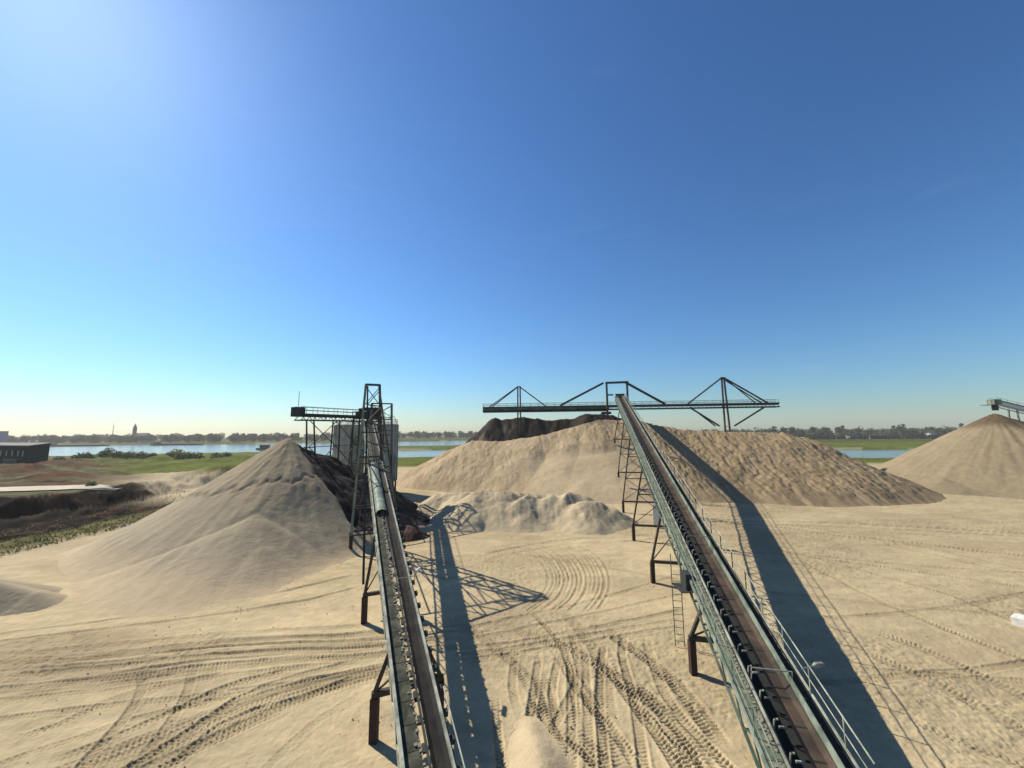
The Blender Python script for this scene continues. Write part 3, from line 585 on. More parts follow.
def conveyor_left():
    A = Vector((-4.69, 21.06, 4.02)); d, c, n = frame((-0.3844, 0.9232, 0.2134)); R = rotm(d, c, n)
    root = empty('belt_conveyor', A, 'narrow inclined conveyor with dark belt and pale left rail, running up to the silos', 'conveyor')
    S0, S1 = -14.5, 57.0; F = (A, d, c, n)
    L = lambda x, z, w, h, m, name, a=S0, b=S1: MB().box((x, a, z), (x + w, b, z + h)).build(name, m, root, R)
    L(-1.80, -0.10, 0.10, 0.32, M['bright'], 'stringer'); L(-0.25, -0.02, 0.09, 0.34, M['bright'], 'skirt_plate'); L(-1.79, -0.72, 0.09, 0.10, M['bright'], 'bottom_chord'); L(-0.14, -0.72, 0.09, 0.10, M['green'], 'bottom_chord')
    L(-0.12, -0.12, 0.07, 0.16, M['dark'], 'stringer'); L(-0.62, -0.30, 0.36, 0.03, M['rubber'], 'return_belt'); L(-0.92, -0.06, 0.07, 0.14, M['dark'], 'idler_rail')
    mb = MB(); prof = [(-0.86, 0.20), (-0.70, 0.09), (-0.40, 0.08), (-0.26, 0.18)]; N = 40
    for i in range(N):
        a = S0 + (S1 - S0) * i / N; b = S0 + (S1 - S0) * (i + 1) / N
        for k in range(3): mb.quad((prof[k][0], a, prof[k][1]), (prof[k + 1][0], a, prof[k + 1][1]), (prof[k + 1][0], b, prof[k + 1][1]), (prof[k][0], b, prof[k][1]))
    mb.build('belt', M['beltdark'], root, R)
    p = MB().box((-1.69, 0.015, -0.02), (-1.08, 0.985, 0.02))
    rep(root, R, p.mesh('walkway_panel', M['gratedark']), 'walkway_panel', np.arange(S0, S1 - 1, 1.0))
    x_ = MB().bar((-1.75, 0, -0.06), (-0.1, 0, -0.06), 0.06).mesh('cross_tie', M['dark']); rep(root, R, x_, 'cross_tie', np.arange(S0, S1, 1.0))
    # roller ends sticking out on the right
    rl = MB().box((-0.10, -0.10, -0.10), (0.10, 0.10, 0.10)); rl.tube((-0.85, 0, 0.0), (0.06, 0, 0.0), 0.045, 5)
    rep(root, R, rl.mesh('idler_roller', M['dark']), 'idler_roller', np.arange(S0 + .3, S1, 1.1))
    kb = MB().box((-1.04, -0.16, -0.04), (-0.93, 0.16, 0.05)); rep(root, R, kb.mesh('idler_bracket', M['dark']), 'idler_bracket', np.arange(S0 + .3, S1, 1.1))
    # spilled gravel on the walkway edge
    g = MB(); r_ = random.Random(3)
    for i in range(230):
        s = r_.uniform(S0 + 5, 16) if i % 3 else r_.uniform(-2, 12); x = -1.06 - abs(r_.gauss(0, 0.07)); q = r_.uniform(0.02, 0.06); g.box((x - q, s - q, 0.02), (x + q, s + q, 0.02 + q))
    tag(g.build('spilled_gravel', M['gravel'], root, R), kind='stuff')
    # pale strip of sand resting along the belt edge rail
    w1 = MB().bar((-1.76, 0, -0.66), (-1.76, 0.9, -0.1), 0.05).mesh('truss_brace', M['bright']); w2 = MB().bar((-1.76, 1.8, -0.66), (-1.76, 0.9, -0.1), 0.05).mesh('truss_brace', M['bright'])
    v = np.arange(S0, S1 - 2, 1.8); rep(root, R, w1, 'truss_brace', v); rep(root, R, w2, 'truss_brace', v)
    # curved belt cover on the upper half, and roller guard
    cv = MB(); prev = None
    for i in range(9):
        t = math.pi * i / 8; q = (-1.15 + 0.45 * -math.cos(t), 0.10 + 0.40 * math.sin(t))
        if prev: cv.quad((prev[0], 0.03, prev[1]), (q[0], 0.03, q[1]), (q[0], 1.97, q[1]), (prev[0], 1.97, prev[1]))
        prev = q
    rep(root, R, cv.mesh('belt_cover', M['galv']), 'belt_cover', np.arange(13.5, 26, 2.0))
    MB().tube((0.12, S0, 0.25), (0.12, -4.5, 0.25), 0.035, 5).build('side_rail', M['bright'], root, R)
    po = MB().tube((0.05, 0, -0.05), (0.12, 0, 0.25), 0.02, 5).mesh('side_post', M['dark']); rep(root, R, po, 'side_post', np.arange(S0 + .4, -4.6, 1.1))
    vert = R.to_3x3().transposed() @ Vector((0, 0, 1))
    post = MB().tube((-0.02, 0, 0), (-0.02, vert.y * 1.05, vert.z * 1.05), 0.024, 5).mesh('handrail_post', M['galv']); rep(root, R, post, 'handrail_post', np.arange(24, S1, 2.2))
    MB().tube((-0.02, 24 + vert.y, vert.z * 1.05), (-0.02, S1 + vert.y, vert.z * 1.05), 0.026, 5).build('handrail', M['galv'], root, R)
    post = MB().tube((-1.78, 0, 0), (-1.78, vert.y * 1.05, vert.z * 1.05), 0.024, 5).mesh('handrail_post', M['galv']); rep(root, R, post, 'handrail_post', np.arange(27, S1, 2.2))
    MB().tube((-1.78, 27 + vert.y, vert.z * 1.05), (-1.78, S1 + vert.y, vert.z * 1.05), 0.026, 5).build('handrail', M['galv'], root, R)
    e = MB().tube((-0.95, 3.2, 0.0), (-0.95, 3.2, 0.5), 0.02, 5); e.tube((-0.95, 3.2, 0.5), (0.05, 3.2, 0.5), 0.02, 5); e.tube((0.05, 3.2, 0.5), (0.05, 3.2, 0.0), 0.02, 5); e.build('cross_bar', M['bright'], root, R)
    e = empty('walkway_lamp', R @ Vector((0.1, 3.9, 0.2)), parent=root)
    MB().tube((0, 0, -.1), (0.25, 0.0, 0.25), 0.025, 5).build('lamp_arm', M['galv'], e); MB().tube((0.2, -0.3, 0.25), (0.28, 0.35, 0.25), 0.10, 8, 0.07).build('lamp_head', M['white'], e)
    MB().tube((-1.0, S1, -0.1), (-0.1, S1, -0.1), 0.4, 12).build('head_pulley', M['rubber'], root, R)
    for s, hl in ((-1.4, 1.55), (10.6, 1.6)):
        trestle(root, F, s, -0.88, 0.85, -0.88 - hl + 0.15, -0.88 + hl, 1.75, 0, drop=0.3)
    # tall towers that straddle the belt
    for s, top, ht, hb in ((29.6, 19.5, 0.80, 1.75), (53.3, 18.9, 1.75, 2.1)):
        P = A + d * s; e = empty('support_tower', P - A, parent=root); ch = Vector((c.x, c.y, 0)); dh = Vector((d.x, d.y, 0)).normalized()
        tc_ = -1.5 if s < 40 else 1.2
        def pt(lat, z, k): return ch * (tc_ + lat) + dh * k + Vector((0, 0, z - P.z))
        lat_at = lambda z: hb + (ht - hb) * max(0, min(1, z / top))
        zs = [0.0, 2.0] + [2.0 + (top - 2.0) * i / 6 for i in range(1, 7)]
        for sg in (-1, 1):
            for k in (-0.45, 0.45):
                MB().bar(pt(sg * hb, -0.3, k * 2.4), pt(sg * hb, 2.0, k * 2.2), 0.30).build('footing', M['rust'], e)
                MB().bar(pt(sg * hb, 2.0, k * 2.2), pt(sg * ht, top, k), 0.20).build('leg', M['galv'] if sg < 0 else M['leg'], e)
            for i in range(1, 7):
                a, b = zs[i], zs[i + 1]; fa = lambda z, k: pt(sg * lat_at(z), z, k * (2.2 - 1.2 * z / top))
                MB().bar(fa(a, -0.45), fa(b, 0.45), 0.09).build('brace', M['leg'], e); MB().bar(fa(b, -0.45), fa(b, 0.45), 0.10).build('cross_beam', M['leg'], e)
        for i, z in enumerate(zs[1:]):
            if P.z - 0.9 < z < P.z + 0.3: z = P.z + 0.75
            for k in (-0.45, 0.45):
                kk = k * (2.2 - 1.2 * z / top); MB().bar(pt(-lat_at(z), z, kk), pt(lat_at(z), z, kk), 0.16).build('cross_beam', M['leg'], e)
        for z0_, z1_ in ((zs[-2] + 0.3, top - 0.3), (2.2, zs[2]), (zs[2], min(zs[3], P.z - 0.8))):
            if z1_ <= z0_: continue
            MB().bar(pt(-lat_at(z0_), z0_, -0.5), pt(lat_at(z1_), z1_, -0.5), 0.09).build('brace', M['leg'], e)
            MB().bar(pt(lat_at(z0_), z0_, -0.5), pt(-lat_at(z1_), z1_, -0.5), 0.09).build('brace', M['leg'], e)
    for (l0, lt, r0, rt_, s_) in (((-11.6, 31.4, 2.0), (-17.9, 47.4, 19.3), (-6.7, 27.6, 0.2), (-16.5, 47.4, 19.3), 29.6), ((-19.5, 50.5, 2.0), (-25.0, 68.9, 18.8), (-14.3, 47.2, 0.2), (-21.7, 68.9, 18.8), 53.3)):
        e = empty('raking_frame', (0, 0, -A.z), parent=root); e.location = -A
        l0, lt, r0, rt_ = map(Vector, (l0, lt, r0, rt_))
        MB().bar(l0, lt, 0.18).build('leg', M['leg'], e); MB().bar(r0, rt_, 0.18).build('leg', M['leg'], e)
        for t0, t1 in ((0.50, 0.62), (0.62, 0.74), (0.74, 0.86), (0.86, 0.97)):
            a0, a1, b0, b1 = l0.lerp(lt, t0), l0.lerp(lt, t1), r0.lerp(rt_, t0), r0.lerp(rt_, t1)
            if s_ < 40 or t0 > .6: MB().bar(a0, b0, 0.13).build('cross_beam', M['leg'], e)
            if t0 > .7: MB().bar(a0, b1, 0.08).build('brace', M['leg'], e)
        P = A + d * s_
        for (f0, f1, top_) in ((l0, lt, lt), (r0, rt_, rt_)):
            for t in (0.3, 0.5, 0.7, 0.85):
                q = f0.lerp(f1, t); u = Vector((top_.x, top_.y + .4, q.z)); MB().bar(q, u, 0.09).build('brace', M['leg'], e)
                if t < .8: MB().bar(f0.lerp(f1, t + .17), u, 0.07).build('brace', M['leg'], e)
    # drive house and platform at the head
    P = d * (S1 - 1)
    e = empty('head_platform', P, parent=root)
    MB().box((-3.4, -1.5, 0.6), (1.6, 1.8, 0.72)).build('platform_deck', M['dark'], e)
    MB().box((-3.0, -0.8, 0.73), (-1.6, 0.9, 1.9)).build('drive_housing', M['dark'], e)
    MB().tube((-2.6, -0.4, 2.2), (-0.6, -0.2, 2.3), 0.32, 10).build('drive_motor', M['dark'], e)
    MB().box((-1.2, -0.6, 0.73), (1.2, 0.9, 2.6)).build('chute', M['dark'], e)
    for x in (-3.35, -2.1, -0.85, 0.4, 1.55): MB().tube((x, -1.45, 0.7), (x, -1.45, 1.8), 0.035, 5).build('handrail_post', M['leg'], e)
    for z in (1.25, 1.8): MB().tube((-3.35, -1.45, z), (1.55, -1.45, z), 0.035, 5).build('handrail', M['leg'], e)
    for (x, y) in ((-3.2, -1.3), (1.4, -1.3), (-3.2, 1.6), (1.4, 1.6)): MB().bar((x, y, -16.4), (x, y, 0.6), 0.22).build('leg', M['leg'], e)
    for i in range(4):
        z0_, z1_ = -15.5 + i * 4, -11.5 + i * 4
        MB().bar((-3.2, -1.3, z0_), (1.4, -1.3, z1_), 0.1).build('brace', M['leg'], e); MB().bar((1.4, -1.3, z0_), (-3.2, -1.3, z1_), 0.1).build('brace', M['leg'], e); MB().bar((-3.2, -1.3, z1_), (1.4, -1.3, z1_), 0.16).build('cross_beam', M['leg'], e)
    return F
FL = conveyor_left()

def lattice_girder(root, p, q, w, h, m, panel=2.0, rails=True, deck=True, rail_m=None, cw=0.16):
    """girder between p and q (relative to root): chords, webs, deck, handrails"""
    p = Vector(p); q = Vector(q); d = (q - p).normalized(); c = Vector((d.y, -d.x, 0)).normalized(); u = Vector((0, 0, 1)); n = max(2, round((q - p).length / panel)); st = (q - p) / n
    for sg in (-1, 1):
        o = c * (sg * w / 2)
        MB().bar(p + o, q + o, cw, cw * 1.25).build('chord', m, root); MB().bar(p + o - u * h, q + o - u * h, cw, cw * 1.25).build('chord', m, root)
        for i in range(n):
            a = p + st * i + o; b = p + st * (i + 1) + o
            MB().bar(a - u * h, (a + b) / 2, 0.08).build('truss_brace', m, root); MB().bar((a + b) / 2, b - u * h, 0.08).build('truss_brace', m, root)
        if rails:
            for i in range(n + 1): MB().tube(p + st * i + o, p + st * i + o + u * 1.1, 0.035, 4).build('handrail_post', rail_m or m, root)
            for z in (0.6, 1.1): MB().tube(p + o + u * z, q + o + u * z, 0.035, 4).build('handrail', rail_m or m, root)
    if deck:
        x = [p - c * (w / 2 - .1), p + c * (w / 2 - .1), q + c * (w / 2 - .1), q - c * (w / 2 - .1)]
        MB().hexa([v - u * (h * 0.45) for v in x] + [v + u * 0.05 for v in x]).build('belt_deck', M['dark'], root)

def boom_left():
    p = Vector((-25.2, 74.5, 16.7)); q = Vector((-31.9, 57.4, 16.5))
    root = empty('discharge_conveyor', p, 'dark boom conveyor reaching over the tip of the grey sand cone, left of the silos', 'conveyor')
    lattice_girder(root, (0, 0, 0), q - p, 1.3, 0.9, M['dark'], 2.0, rail_m=M['leg'])
    e = q - p; MB().box((e.x - 0.75, e.y - 0.6, e.z - 0.4), (e.x + 0.6, e.y + 0.9, e.z + 1.0)).build('head_hood', M['dark'], root)
    MB().tube((e.x, e.y, e.z + 1.2), (e.x, e.y, e.z + 3.4), 0.04, 5).build('aerial', M['leg'], root)
    for f, t in ((0.88, 0.80), (0.60, 0.62), (0.36, 0.40)):
        a = (q - p) * f
        for sg in (-0.55, 0.55):
            b = (q - p) * t; MB().bar((a.x + sg, a.y, a.z - 0.8), (b.x + sg * 1.6, b.y, -17.8), 0.18).build('leg', M['leg'], root)
        MB().bar((a.x - 0.75, a.y, a.z - 5), (a.x + 0.75, a.y, a.z - 5), 0.14).build('cross_beam', M['leg'], root)
    for f0, f1 in ((0.88, 0.60), (0.60, 0.36)):
        a = (q - p) * f0; b = (q - p) * f1
        for z0_, z1_ in ((-1, -5), (-5, -1), (-5, -5), (-5, -9), (-9, -5)): MB().bar((a.x, a.y, a.z + z0_), (b.x, b.y, b.z + z1_), 0.10).build('brace', M['leg'], root)
boom_left()

def silo(x, y, r, ht, label, rail):
    root = empty('silo', (x, y, 0), label, 'silo', 'grey silos behind the narrow conveyor'); N = 36; b = MB()
    for i in range(N):
        a0, a1 = 2 * math.pi * i / N, 2 * math.pi * (i + 1) / N
        b.quad((r * math.cos(a0), r * math.sin(a0), 3), (r * math.cos(a1), r * math.sin(a1), 3), (r * math.cos(a1), r * math.sin(a1), ht), (r * math.cos(a0), r * math.sin(a0), ht))
        b.quad((r * math.cos(a0), r * math.sin(a0), ht), (r * math.cos(a1), r * math.sin(a1), ht), (0, 0, ht + 0.9))
        b.quad((r * math.cos(a0), r * math.sin(a0), 3), (r * math.cos(a1), r * math.sin(a1), 3), (0.6 * math.cos(a1), 0.6 * math.sin(a1), 0.6), (0.6 * math.cos(a0), 0.6 * math.sin(a0), 0.6))
    b.build('shell', M['silo'], root)
    rib = MB().box((r - 0.02, -0.10, 3), (r + 0.20, 0.10, ht)).mesh('rib', M['silo'])
    for i in range(16): place('rib', rib, root, Matrix.Rotation(2 * math.pi * i / 16 + 0.1, 4, 'Z'))
    for z in (3.0, 6.2, 9.4, 12.6, ht - 0.15):
        g = MB()
        for i in range(N): g.bar(((r + .08) * math.cos(2 * math.pi * i / N), (r + .08) * math.sin(2 * math.pi * i / N), z), ((r + .08) * math.cos(2 * math.pi * (i + 1) / N), (r + .08) * math.sin(2 * math.pi * (i + 1) / N), z), 0.14)
        g.build('ring', M['silo'], root)
    for i in range(6):
        a = 2 * math.pi * i / 6 + .3; MB().bar((r * .93 * math.cos(a), r * .93 * math.sin(a), -0.2), (r * .93 * math.cos(a), r * .93 * math.sin(a), 3.2), 0.3).build('leg', M['leg'], root)
    for i in range(14):
        a = 2 * math.pi * i / 14; MB().tube(((r - .1) * math.cos(a), (r - .1) * math.sin(a), ht), ((r - .1) * math.cos(a), (r - .1) * math.sin(a), ht + 1.1), 0.035, 4).build('handrail_post', M['leg'], root)
    g = MB()
    for i in range(14):
        a0, a1 = 2 * math.pi * i / 14, 2 * math.pi * (i + 1) / 14
        for z in (.6, 1.1): g.tube(((r - .1) * math.cos(a0), (r - .1) * math.sin(a0), ht + z), ((r - .1) * math.cos(a1), (r - .1) * math.sin(a1), ht + z), 0.035, 4)
    g.build('handrail', M['leg'], root)
    if rail:
        g = MB(); pr = None
        for i in range(8):
            t = i / 7 * math.pi / 2; q = (r - 1.6 + 1.7 * math.sin(t), -1.2, ht + 2.2 * math.cos(t))
            if pr: g.tube(pr, q, 0.07, 5)
            pr = q
        g.build('vent_pipe', M['galv'], root)
silo(-38.6, 92, 3.3, 15.6, 'left grey sheet-steel silo, under the sloping boom conveyor', False)
silo(-30.0, 90, 3.3, 15.6, 'right grey silo directly behind the tall conveyor towers, with curved vent pipe', True)

def stacker():
    Yb = 116; z0 = 20.8; root = empty('stacker_boom', (30.5, Yb, 0), 'long horizontal boom with three cable masts above the gravel heaps', 'stacker boom')
    lattice_girder(root, (-39.3, 0, z0 + 0.2), (49.5, 0, z0 + 0.9), 1.6, 1.1, M['dark'], 2.4, rail_m=M['leg'], cw=0.30)
    MB().hexa([(-39.3, -.9, z0 - 1.3), (-2, -.9, z0 - 1.1), (-2, .9, z0 - 1.1), (-39.3, .9, z0 - 1.3), (-39.3, -.9, z0 - .95), (-2, -.9, z0 - .75), (-2, .9, z0 - .75), (-39.3, .9, z0 - .95)]).build('under_deck', M['dark'], root)
    MB().box((-39.3, -.95, z0 - .9), (-1.5, -.85, z0 + .15)).build('side_plate', M['green'], root)
    def mast(x, zt, zb, spl):
        e = empty('mast', (x, 0, 0), parent=root)
        MB().bar((-0.55, 0, zb), (-0.35, 0, zt), 0.40).build('mast_post', M['leg'], e); MB().bar((0.55 + spl, 0, zb), (0.35, 0, zt), 0.40).build('mast_post', M['leg'], e)
        MB().bar((-0.6, 0, zt), (0.6, 0, zt), 0.3).build('mast_head', M['leg'], e)
        for k in range(5):
            z = zb + (zt - zb) * (k + .5) / 5; MB().bar((-0.45, 0, z), (0.5 + spl * .4, 0, z), 0.1).build('tie', M['leg'], e)
    mast(-28.4, 27.3, 0, 0.0); mast(33.6, 29.6, 0, 0.9)
    def stay(a, b, w=0.16, dbl=0.0):
        MB().bar(a, b, w * 1.7).build('stay', M['leg'], root)
        if dbl: MB().bar((a[0] - dbl, 0.5, a[2]), (b[0] - dbl * 3, 0.5, b[2]), w * 1.3).build('stay', M['leg'], root)
    stay((-28.6, 0, 27.3), (-36.5, 0, z0 + .5), .18, .3); stay((-28.2, 0, 27.3), (-20.5, 0, z0 + .6), .18)
    stay((33.3, 0, 29.6), (22.5, 0, z0 + .9), .22); stay((33.9, 0, 29.6), (46.6, 0, z0 + 1), .22, .5); stay((34.1, -.5, 29.2), (42.5, -.5, z0 + 1), .14)
    stay((23.0, 0, z0 - .2), (31.5, 0, 15.0), .24); stay((45.6, 0, z0 - .2), (36.0, 0, 15.0), .24); stay((23.0, -.6, z0 - .2), (30.0, -.6, 15.0), .18)
    # portal over the conveyor head
    e = empty('portal', (0.7, -2, 0), parent=root)
    for x in (-3.0, 3.1): MB().bar((x, 0, 0), (x, 0, 28.0), 0.5).build('portal_post', M['leg'], e)
    MB().bar((-3.3, 0, 28.0), (3.5, 0, 28.2), 0.6).build('portal_beam', M['leg'], e); MB().bar((-3.0, 0, 24.4), (-1.2, 0, 24.4), 0.4).build('portal_beam', M['leg'], e)
    stay((-3.2, -2, 28.0), (-16.0, 0, z0 + .7), .34); stay((3.4, -2, 28.1), (15.6, 0, z0 + .9), .34)
    MB().box((-3.6, -1.3, z0 - 2.0), (-1.0, 1.0, z0 - 1.35)).build('transfer_chute', M['dark'], root)
stacker()

def conveyor_far_right():
    p = Vector((119.0, 95.0, 20.0)); q = Vector((196, 100, 2.0)); root = empty('belt_conveyor', p, 'distant conveyor with pale side girder above the damp cone tip at the right edge', 'conveyor')
    lattice_girder(root, (0, 0, 0), q - p, 1.4, 0.8, M['white'], 2.6, rail_m=M['leg'], deck=False)
    d = q - p; x = [Vector((0, -.5, .1)), Vector((0, .5, .1)), d + Vector((0, .5, .1)), d + Vector((0, -.5, .1))]
    MB().hexa(x + [v + Vector((0, 0, .55)) for v in x]).build('belt', M['dark'], root)
    y_ = [Vector((1, -.82, -.72)), Vector((1, -.74, -.72)), d + Vector((0, -.74, -.72)), d + Vector((0, -.82, -.72))]; MB().hexa(y_ + [v + Vector((0, 0, .8)) for v in y_]).build('side_plate', M['white'], root)
    MB().box((-.9, -.8, -.5), (.9, .8, .7)).build('head_hood', M['galv'], root)
    MB().box((-2.6, -.8, -.75), (-.6, .8, -.65)).build('head_platform', M['leg'], root)
    for xx in (-2.6, -1.6, -.7): MB().tube((xx, -.8, -.7), (xx, -.8, .5), .04, 4).build('handrail_post', M['leg'], root)
    MB().tube((-2.6, -.8, .5), (-.6, -.8, .5), .04, 4).build('handrail', M['leg'], root)
    MB().box((-.4, -.4, -2.0), (.4, .4, -.6)).build('chute', M['leg'], root)
    for f in (0.06, 0.22, 0.4, 0.6):
        a = d * f; bq = d * (f + .05)
        for s in (-.8, .8): MB().bar((a.x, a.y + s, a.z - .9), (a.x, a.y + s * 1.7, -p.z), .25).build('leg', M['galv'], root)
        MB().bar((a.x, a.y - 1, a.z - 4.5), (bq.x + 4, bq.y, bq.z - .9), .16).build('brace', M['galv'], root)
conveyor_far_right()

# ------------------------------------------------------------------ small things in the yard
b = MB().box((-0.75, -0.5, -0.1), (0.75, 0.5, 0.75)); b.box((-0.5, -0.3, 0.75), (0.5, 0.3, 0.86))
o = b.build('concrete_block', M['concrete']); o.scale = (.7, .7, .7); o.location = (34.95, 28.4, 0.1); o.rotation_euler = (0, 0, .5); tag(o, 'pale concrete block lying on the sand at the right edge', 'concrete block')
root = empty('notice_board', (20.4, 56.5, 0), 'tall white panel standing behind the wide conveyor trestles', 'panel'); root.rotation_euler = (0, 0, -.2)
MB().box((-.55, -.05, .4), (.55, .05, 3.2)).build('panel', M['white'], root)
for s in (-.4, .4): MB().bar((s, .1, -.2), (s, .1, 3.0), .1).build('leg', M['leg'], root)

def stones():
    r_ = random.Random(21); mb = MB(); pts = []
    for i in range(1300):
        if i % 3 != 1: x, y = r_.uniform(-30, 40), r_.uniform(15, 62)
        elif i % 3 == 1: x = r_.uniform(22, 78); y = 73 - abs(r_.gauss(0, 2.2)); 
        pts.append((x, y, r_.uniform(.012, .035) * (2.0 if r_.random() < .05 else 1)))
    P = np.array(pts); H = base_height(P[:, 0], P[:, 1])[0]
    for (x, y, q), h in zip(pts, H):
        j = lambda: r_.uniform(.6, 1.2) * q
        mb.hexa([(x - j(), y - j(), h), (x + j(), y - j(), h), (x + j(), y + j(), h), (x - j(), y + j(), h), (x - j() * .6, y - j() * .6, h + j() + .03), (x + j() * .6, y - j() * .6, h + j() + .03), (x + j() * .6, y + j() * .6, h + j() + .03), (x - j() * .6, y + j() * .6, h + j() + .03)])
    me = bpy.data.meshes.new('scattered_stones'); me.from_pydata(mb.v, [], mb.f); me.materials.append(M['stone']); me.update()
    tag(place('scattered_stones', me), 'loose stones scattered over the sand of the yard', 'stones', kind='stuff')
stones()
# ------------------------------------------------------------------ buildings beyond the yard
def shed():
    zb = 2.2; root = empty('shed', (-189, 152, zb), 'dark green sheet-metal shed with pale sloping roof at the left edge', 'shed')
    u = Vector((-0.93, 0.36, 0)); v = Vector((-0.58, 0.81, 0)); Lu, Lv, h = 48, 22, 7.4
    c0 = Vector((0, 0, -1)); q = lambda a, b_, z: u * a + v * b_ + Vector((0, 0, z))
    MB().hexa([q(0, 0, -1), q(Lu, 0, -1), q(Lu, Lv, -1), q(0, Lv, -1), q(0, 0, h), q(Lu, 0, h), q(Lu, Lv, h + .7), q(0, Lv, h + .7)]).build('wall', M['shed'], root)
    MB().hexa([q(-.6, -.8, h + .03), q(Lu, -.8, h + .03), q(Lu, Lv + .8, h + .8), q(-.6, Lv + .8, h + .8), q(-.6, -.8, h + .4), q(Lu, -.8, h + .4), q(Lu, Lv + .8, h + 1.1), q(-.6, Lv + .8, h + 1.1)]).build('roof', M['shedroof'], root)
    for i, a in enumerate((3, 7, 12, 17, 22, 28, 34)):
        f = MB().hexa([q(a, -.06, 3.4), q(a + 1.3, -.06, 3.4), q(a + 1.3, .02, 3.4), q(a, .02, 3.4), q(a, -.06, 5.8), q(a + 1.3, -.06, 5.8), q(a + 1.3, .02, 5.8), q(a, .02, 5.8)]).build('window', M['dark'], root)
        MB().hexa([q(a + .15, -.1, 3.6), q(a + 1.15, -.1, 3.6), q(a + 1.15, -.05, 3.6), q(a + .15, -.05, 3.6), q(a + .15, -.1, 5.6), q(a + 1.15, -.1, 5.6), q(a + 1.15, -.05, 5.6), q(a + .15, -.05, 5.6)]).build('pane', M['pane'], f)
    MB().hexa([q(8, -.08, -.5), q(20, -.08, -.5), q(20, .02, -.5), q(8, .02, -.5), q(8, -.08, 2.4), q(20, -.08, 2.4), q(20, .02, 2.4), q(8, .02, 2.4)]).build('door', M['green'], root)
shed()
def block(name, label, cat, x, y, w, dpt, h, m, roof=None, zb=-1.5, win=True, group=None):
    root = empty(name, (x, y, zb), label, cat, group)
    MB().box((-w / 2, 0, -1), (w / 2, dpt, h)).build('wall', m, root)
    if roof:
        r = MB(); r.quad((-w / 2 - .4, -.4, h), (w / 2 + .4, -.4, h), (w / 2 + .4, dpt / 2, h + dpt * .4), (-w / 2 - .4, dpt / 2, h + dpt * .4)); r.quad((-w / 2 - .4, dpt + .4, h), (w / 2 + .4, dpt + .4, h), (w / 2 + .4, dpt / 2, h + dpt * .4), (-w / 2 - .4, dpt / 2, h + dpt * .4))
        r.quad((-w / 2, 0, h), (-w / 2, dpt, h), (-w / 2, dpt / 2, h + dpt * .4 - .1)); r.quad((w / 2, 0, h), (w / 2, dpt, h), (w / 2, dpt / 2, h + dpt * .4 - .1)); r.build('roof', roof, root)
    else: MB().box((-w / 2 - .3, -.3, h + .02), (w / 2 + .3, dpt + .3, h + .5)).build('roof', M['shedroof'], root)
    if win:
        me = MB().box((-.9, -.08, 0), (.9, .05, 1.6)).mesh('window', M['dark'])
        for k in range(int(w // 5)): place('window', me, root, Matrix.Translation((-w / 2 + 2.5 + 5 * k, 0, h * .5)))
    return root
block('warehouse', 'blue-grey tall warehouse on the far bank at the left edge', 'warehouse', -907, 650, 46, 30, 24, M['bluegrey'])
block('house', 'small pale house among trees left of the church tower', 'house', -900, 730, 22, 9, 5, M['wall'], M['tile'])
block('house', 'wide low pale building on the far bank, right of the church tower', 'house', -690, 735, 38, 10, 4, M['wall'])
block('house', 'pale house behind the dark hedge, nearest to the long gravel heap', 'house', 575, 655, 14, 9, 6, M['wall'], M['tile'])
block('house', 'pale house behind the hedge, nearest to the sand cone at right', 'house', 705, 650, 10, 9, 8, M['wall'], M['tile'])
block('house', 'long pale barn behind the hedge between two houses', 'barn', 628, 660, 34, 10, 4, M['wall'], M['tile'])
root = empty('church', (-960, 985, -1), 'dark church with square tower and pointed spire on the far skyline', 'church')
MB().box((-2.8, -2.8, 0), (2.8, 2.8, 34)).build('tower', M['brick'], root)
s_ = MB(); t_ = (0, 0, 46)
for a, b in (((-2.8, -2.8), (2.8, -2.8)), ((2.8, -2.8), (2.8, 2.8)), ((2.8, 2.8), (-2.8, 2.8)), ((-2.8, 2.8), (-2.8, -2.8))): s_.quad((*a, 34), (*b, 34), t_)
s_.build('spire', M['brick'], root); MB().box((2.8, -8, 0), (38, 8, 13)).build('nave', M['brick'], root)
r = MB(); r.quad((4.5, -8, 13), (38, -8, 13), (38, 0, 21), (4.5, 0, 21)); r.quad((4.5, 8, 13), (38, 8, 13), (38, 0, 21), (4.5, 0, 21)); r.build('roof', M['tile'], root)
def barge(x, y, L, rz, label):
    root = empty('barge', (x, y, -3), label, 'barge', 'barges on the river'); root.rotation_euler = (0, 0, rz)
    w = 4.2; P = [(-L / 2, -w), (L / 2 - 8, -w), (L / 2, 0), (L / 2 - 8, w), (-L / 2, w)]; h = MB(); n = len(P)
    for i in range(n):
        a, b = P[i], P[(i + 1) % n]; h.quad((a[0], a[1], -.5), (b[0], b[1], -.5), (b[0], b[1], 1.9), (a[0], a[1], 1.9))
    h.quad(*[(p[0], p[1], 1.8) for p in P]); h.build('hull', M['hull'], root)
    MB().box((-L / 2 + 3, -3, 1.9), (-L / 2 + 11, 3, 5.2)).build('wheelhouse', M['hull'], root); MB().box((-L / 2 + 13, -3.2, 1.85), (L / 2 - 12, 3.2, 2.9)).build('hatch_cover', M['hull'], root)
barge(-255, 432, 52, 0.05, 'dark barge on the river just left of the grey sand cone'); barge(-560, 652, 80, 0.1, 'dark long barge moored at the far bank below the houses'); barge(-700, 628, 90, 0.12, 'dark barge moored at the far bank, left of the other one')
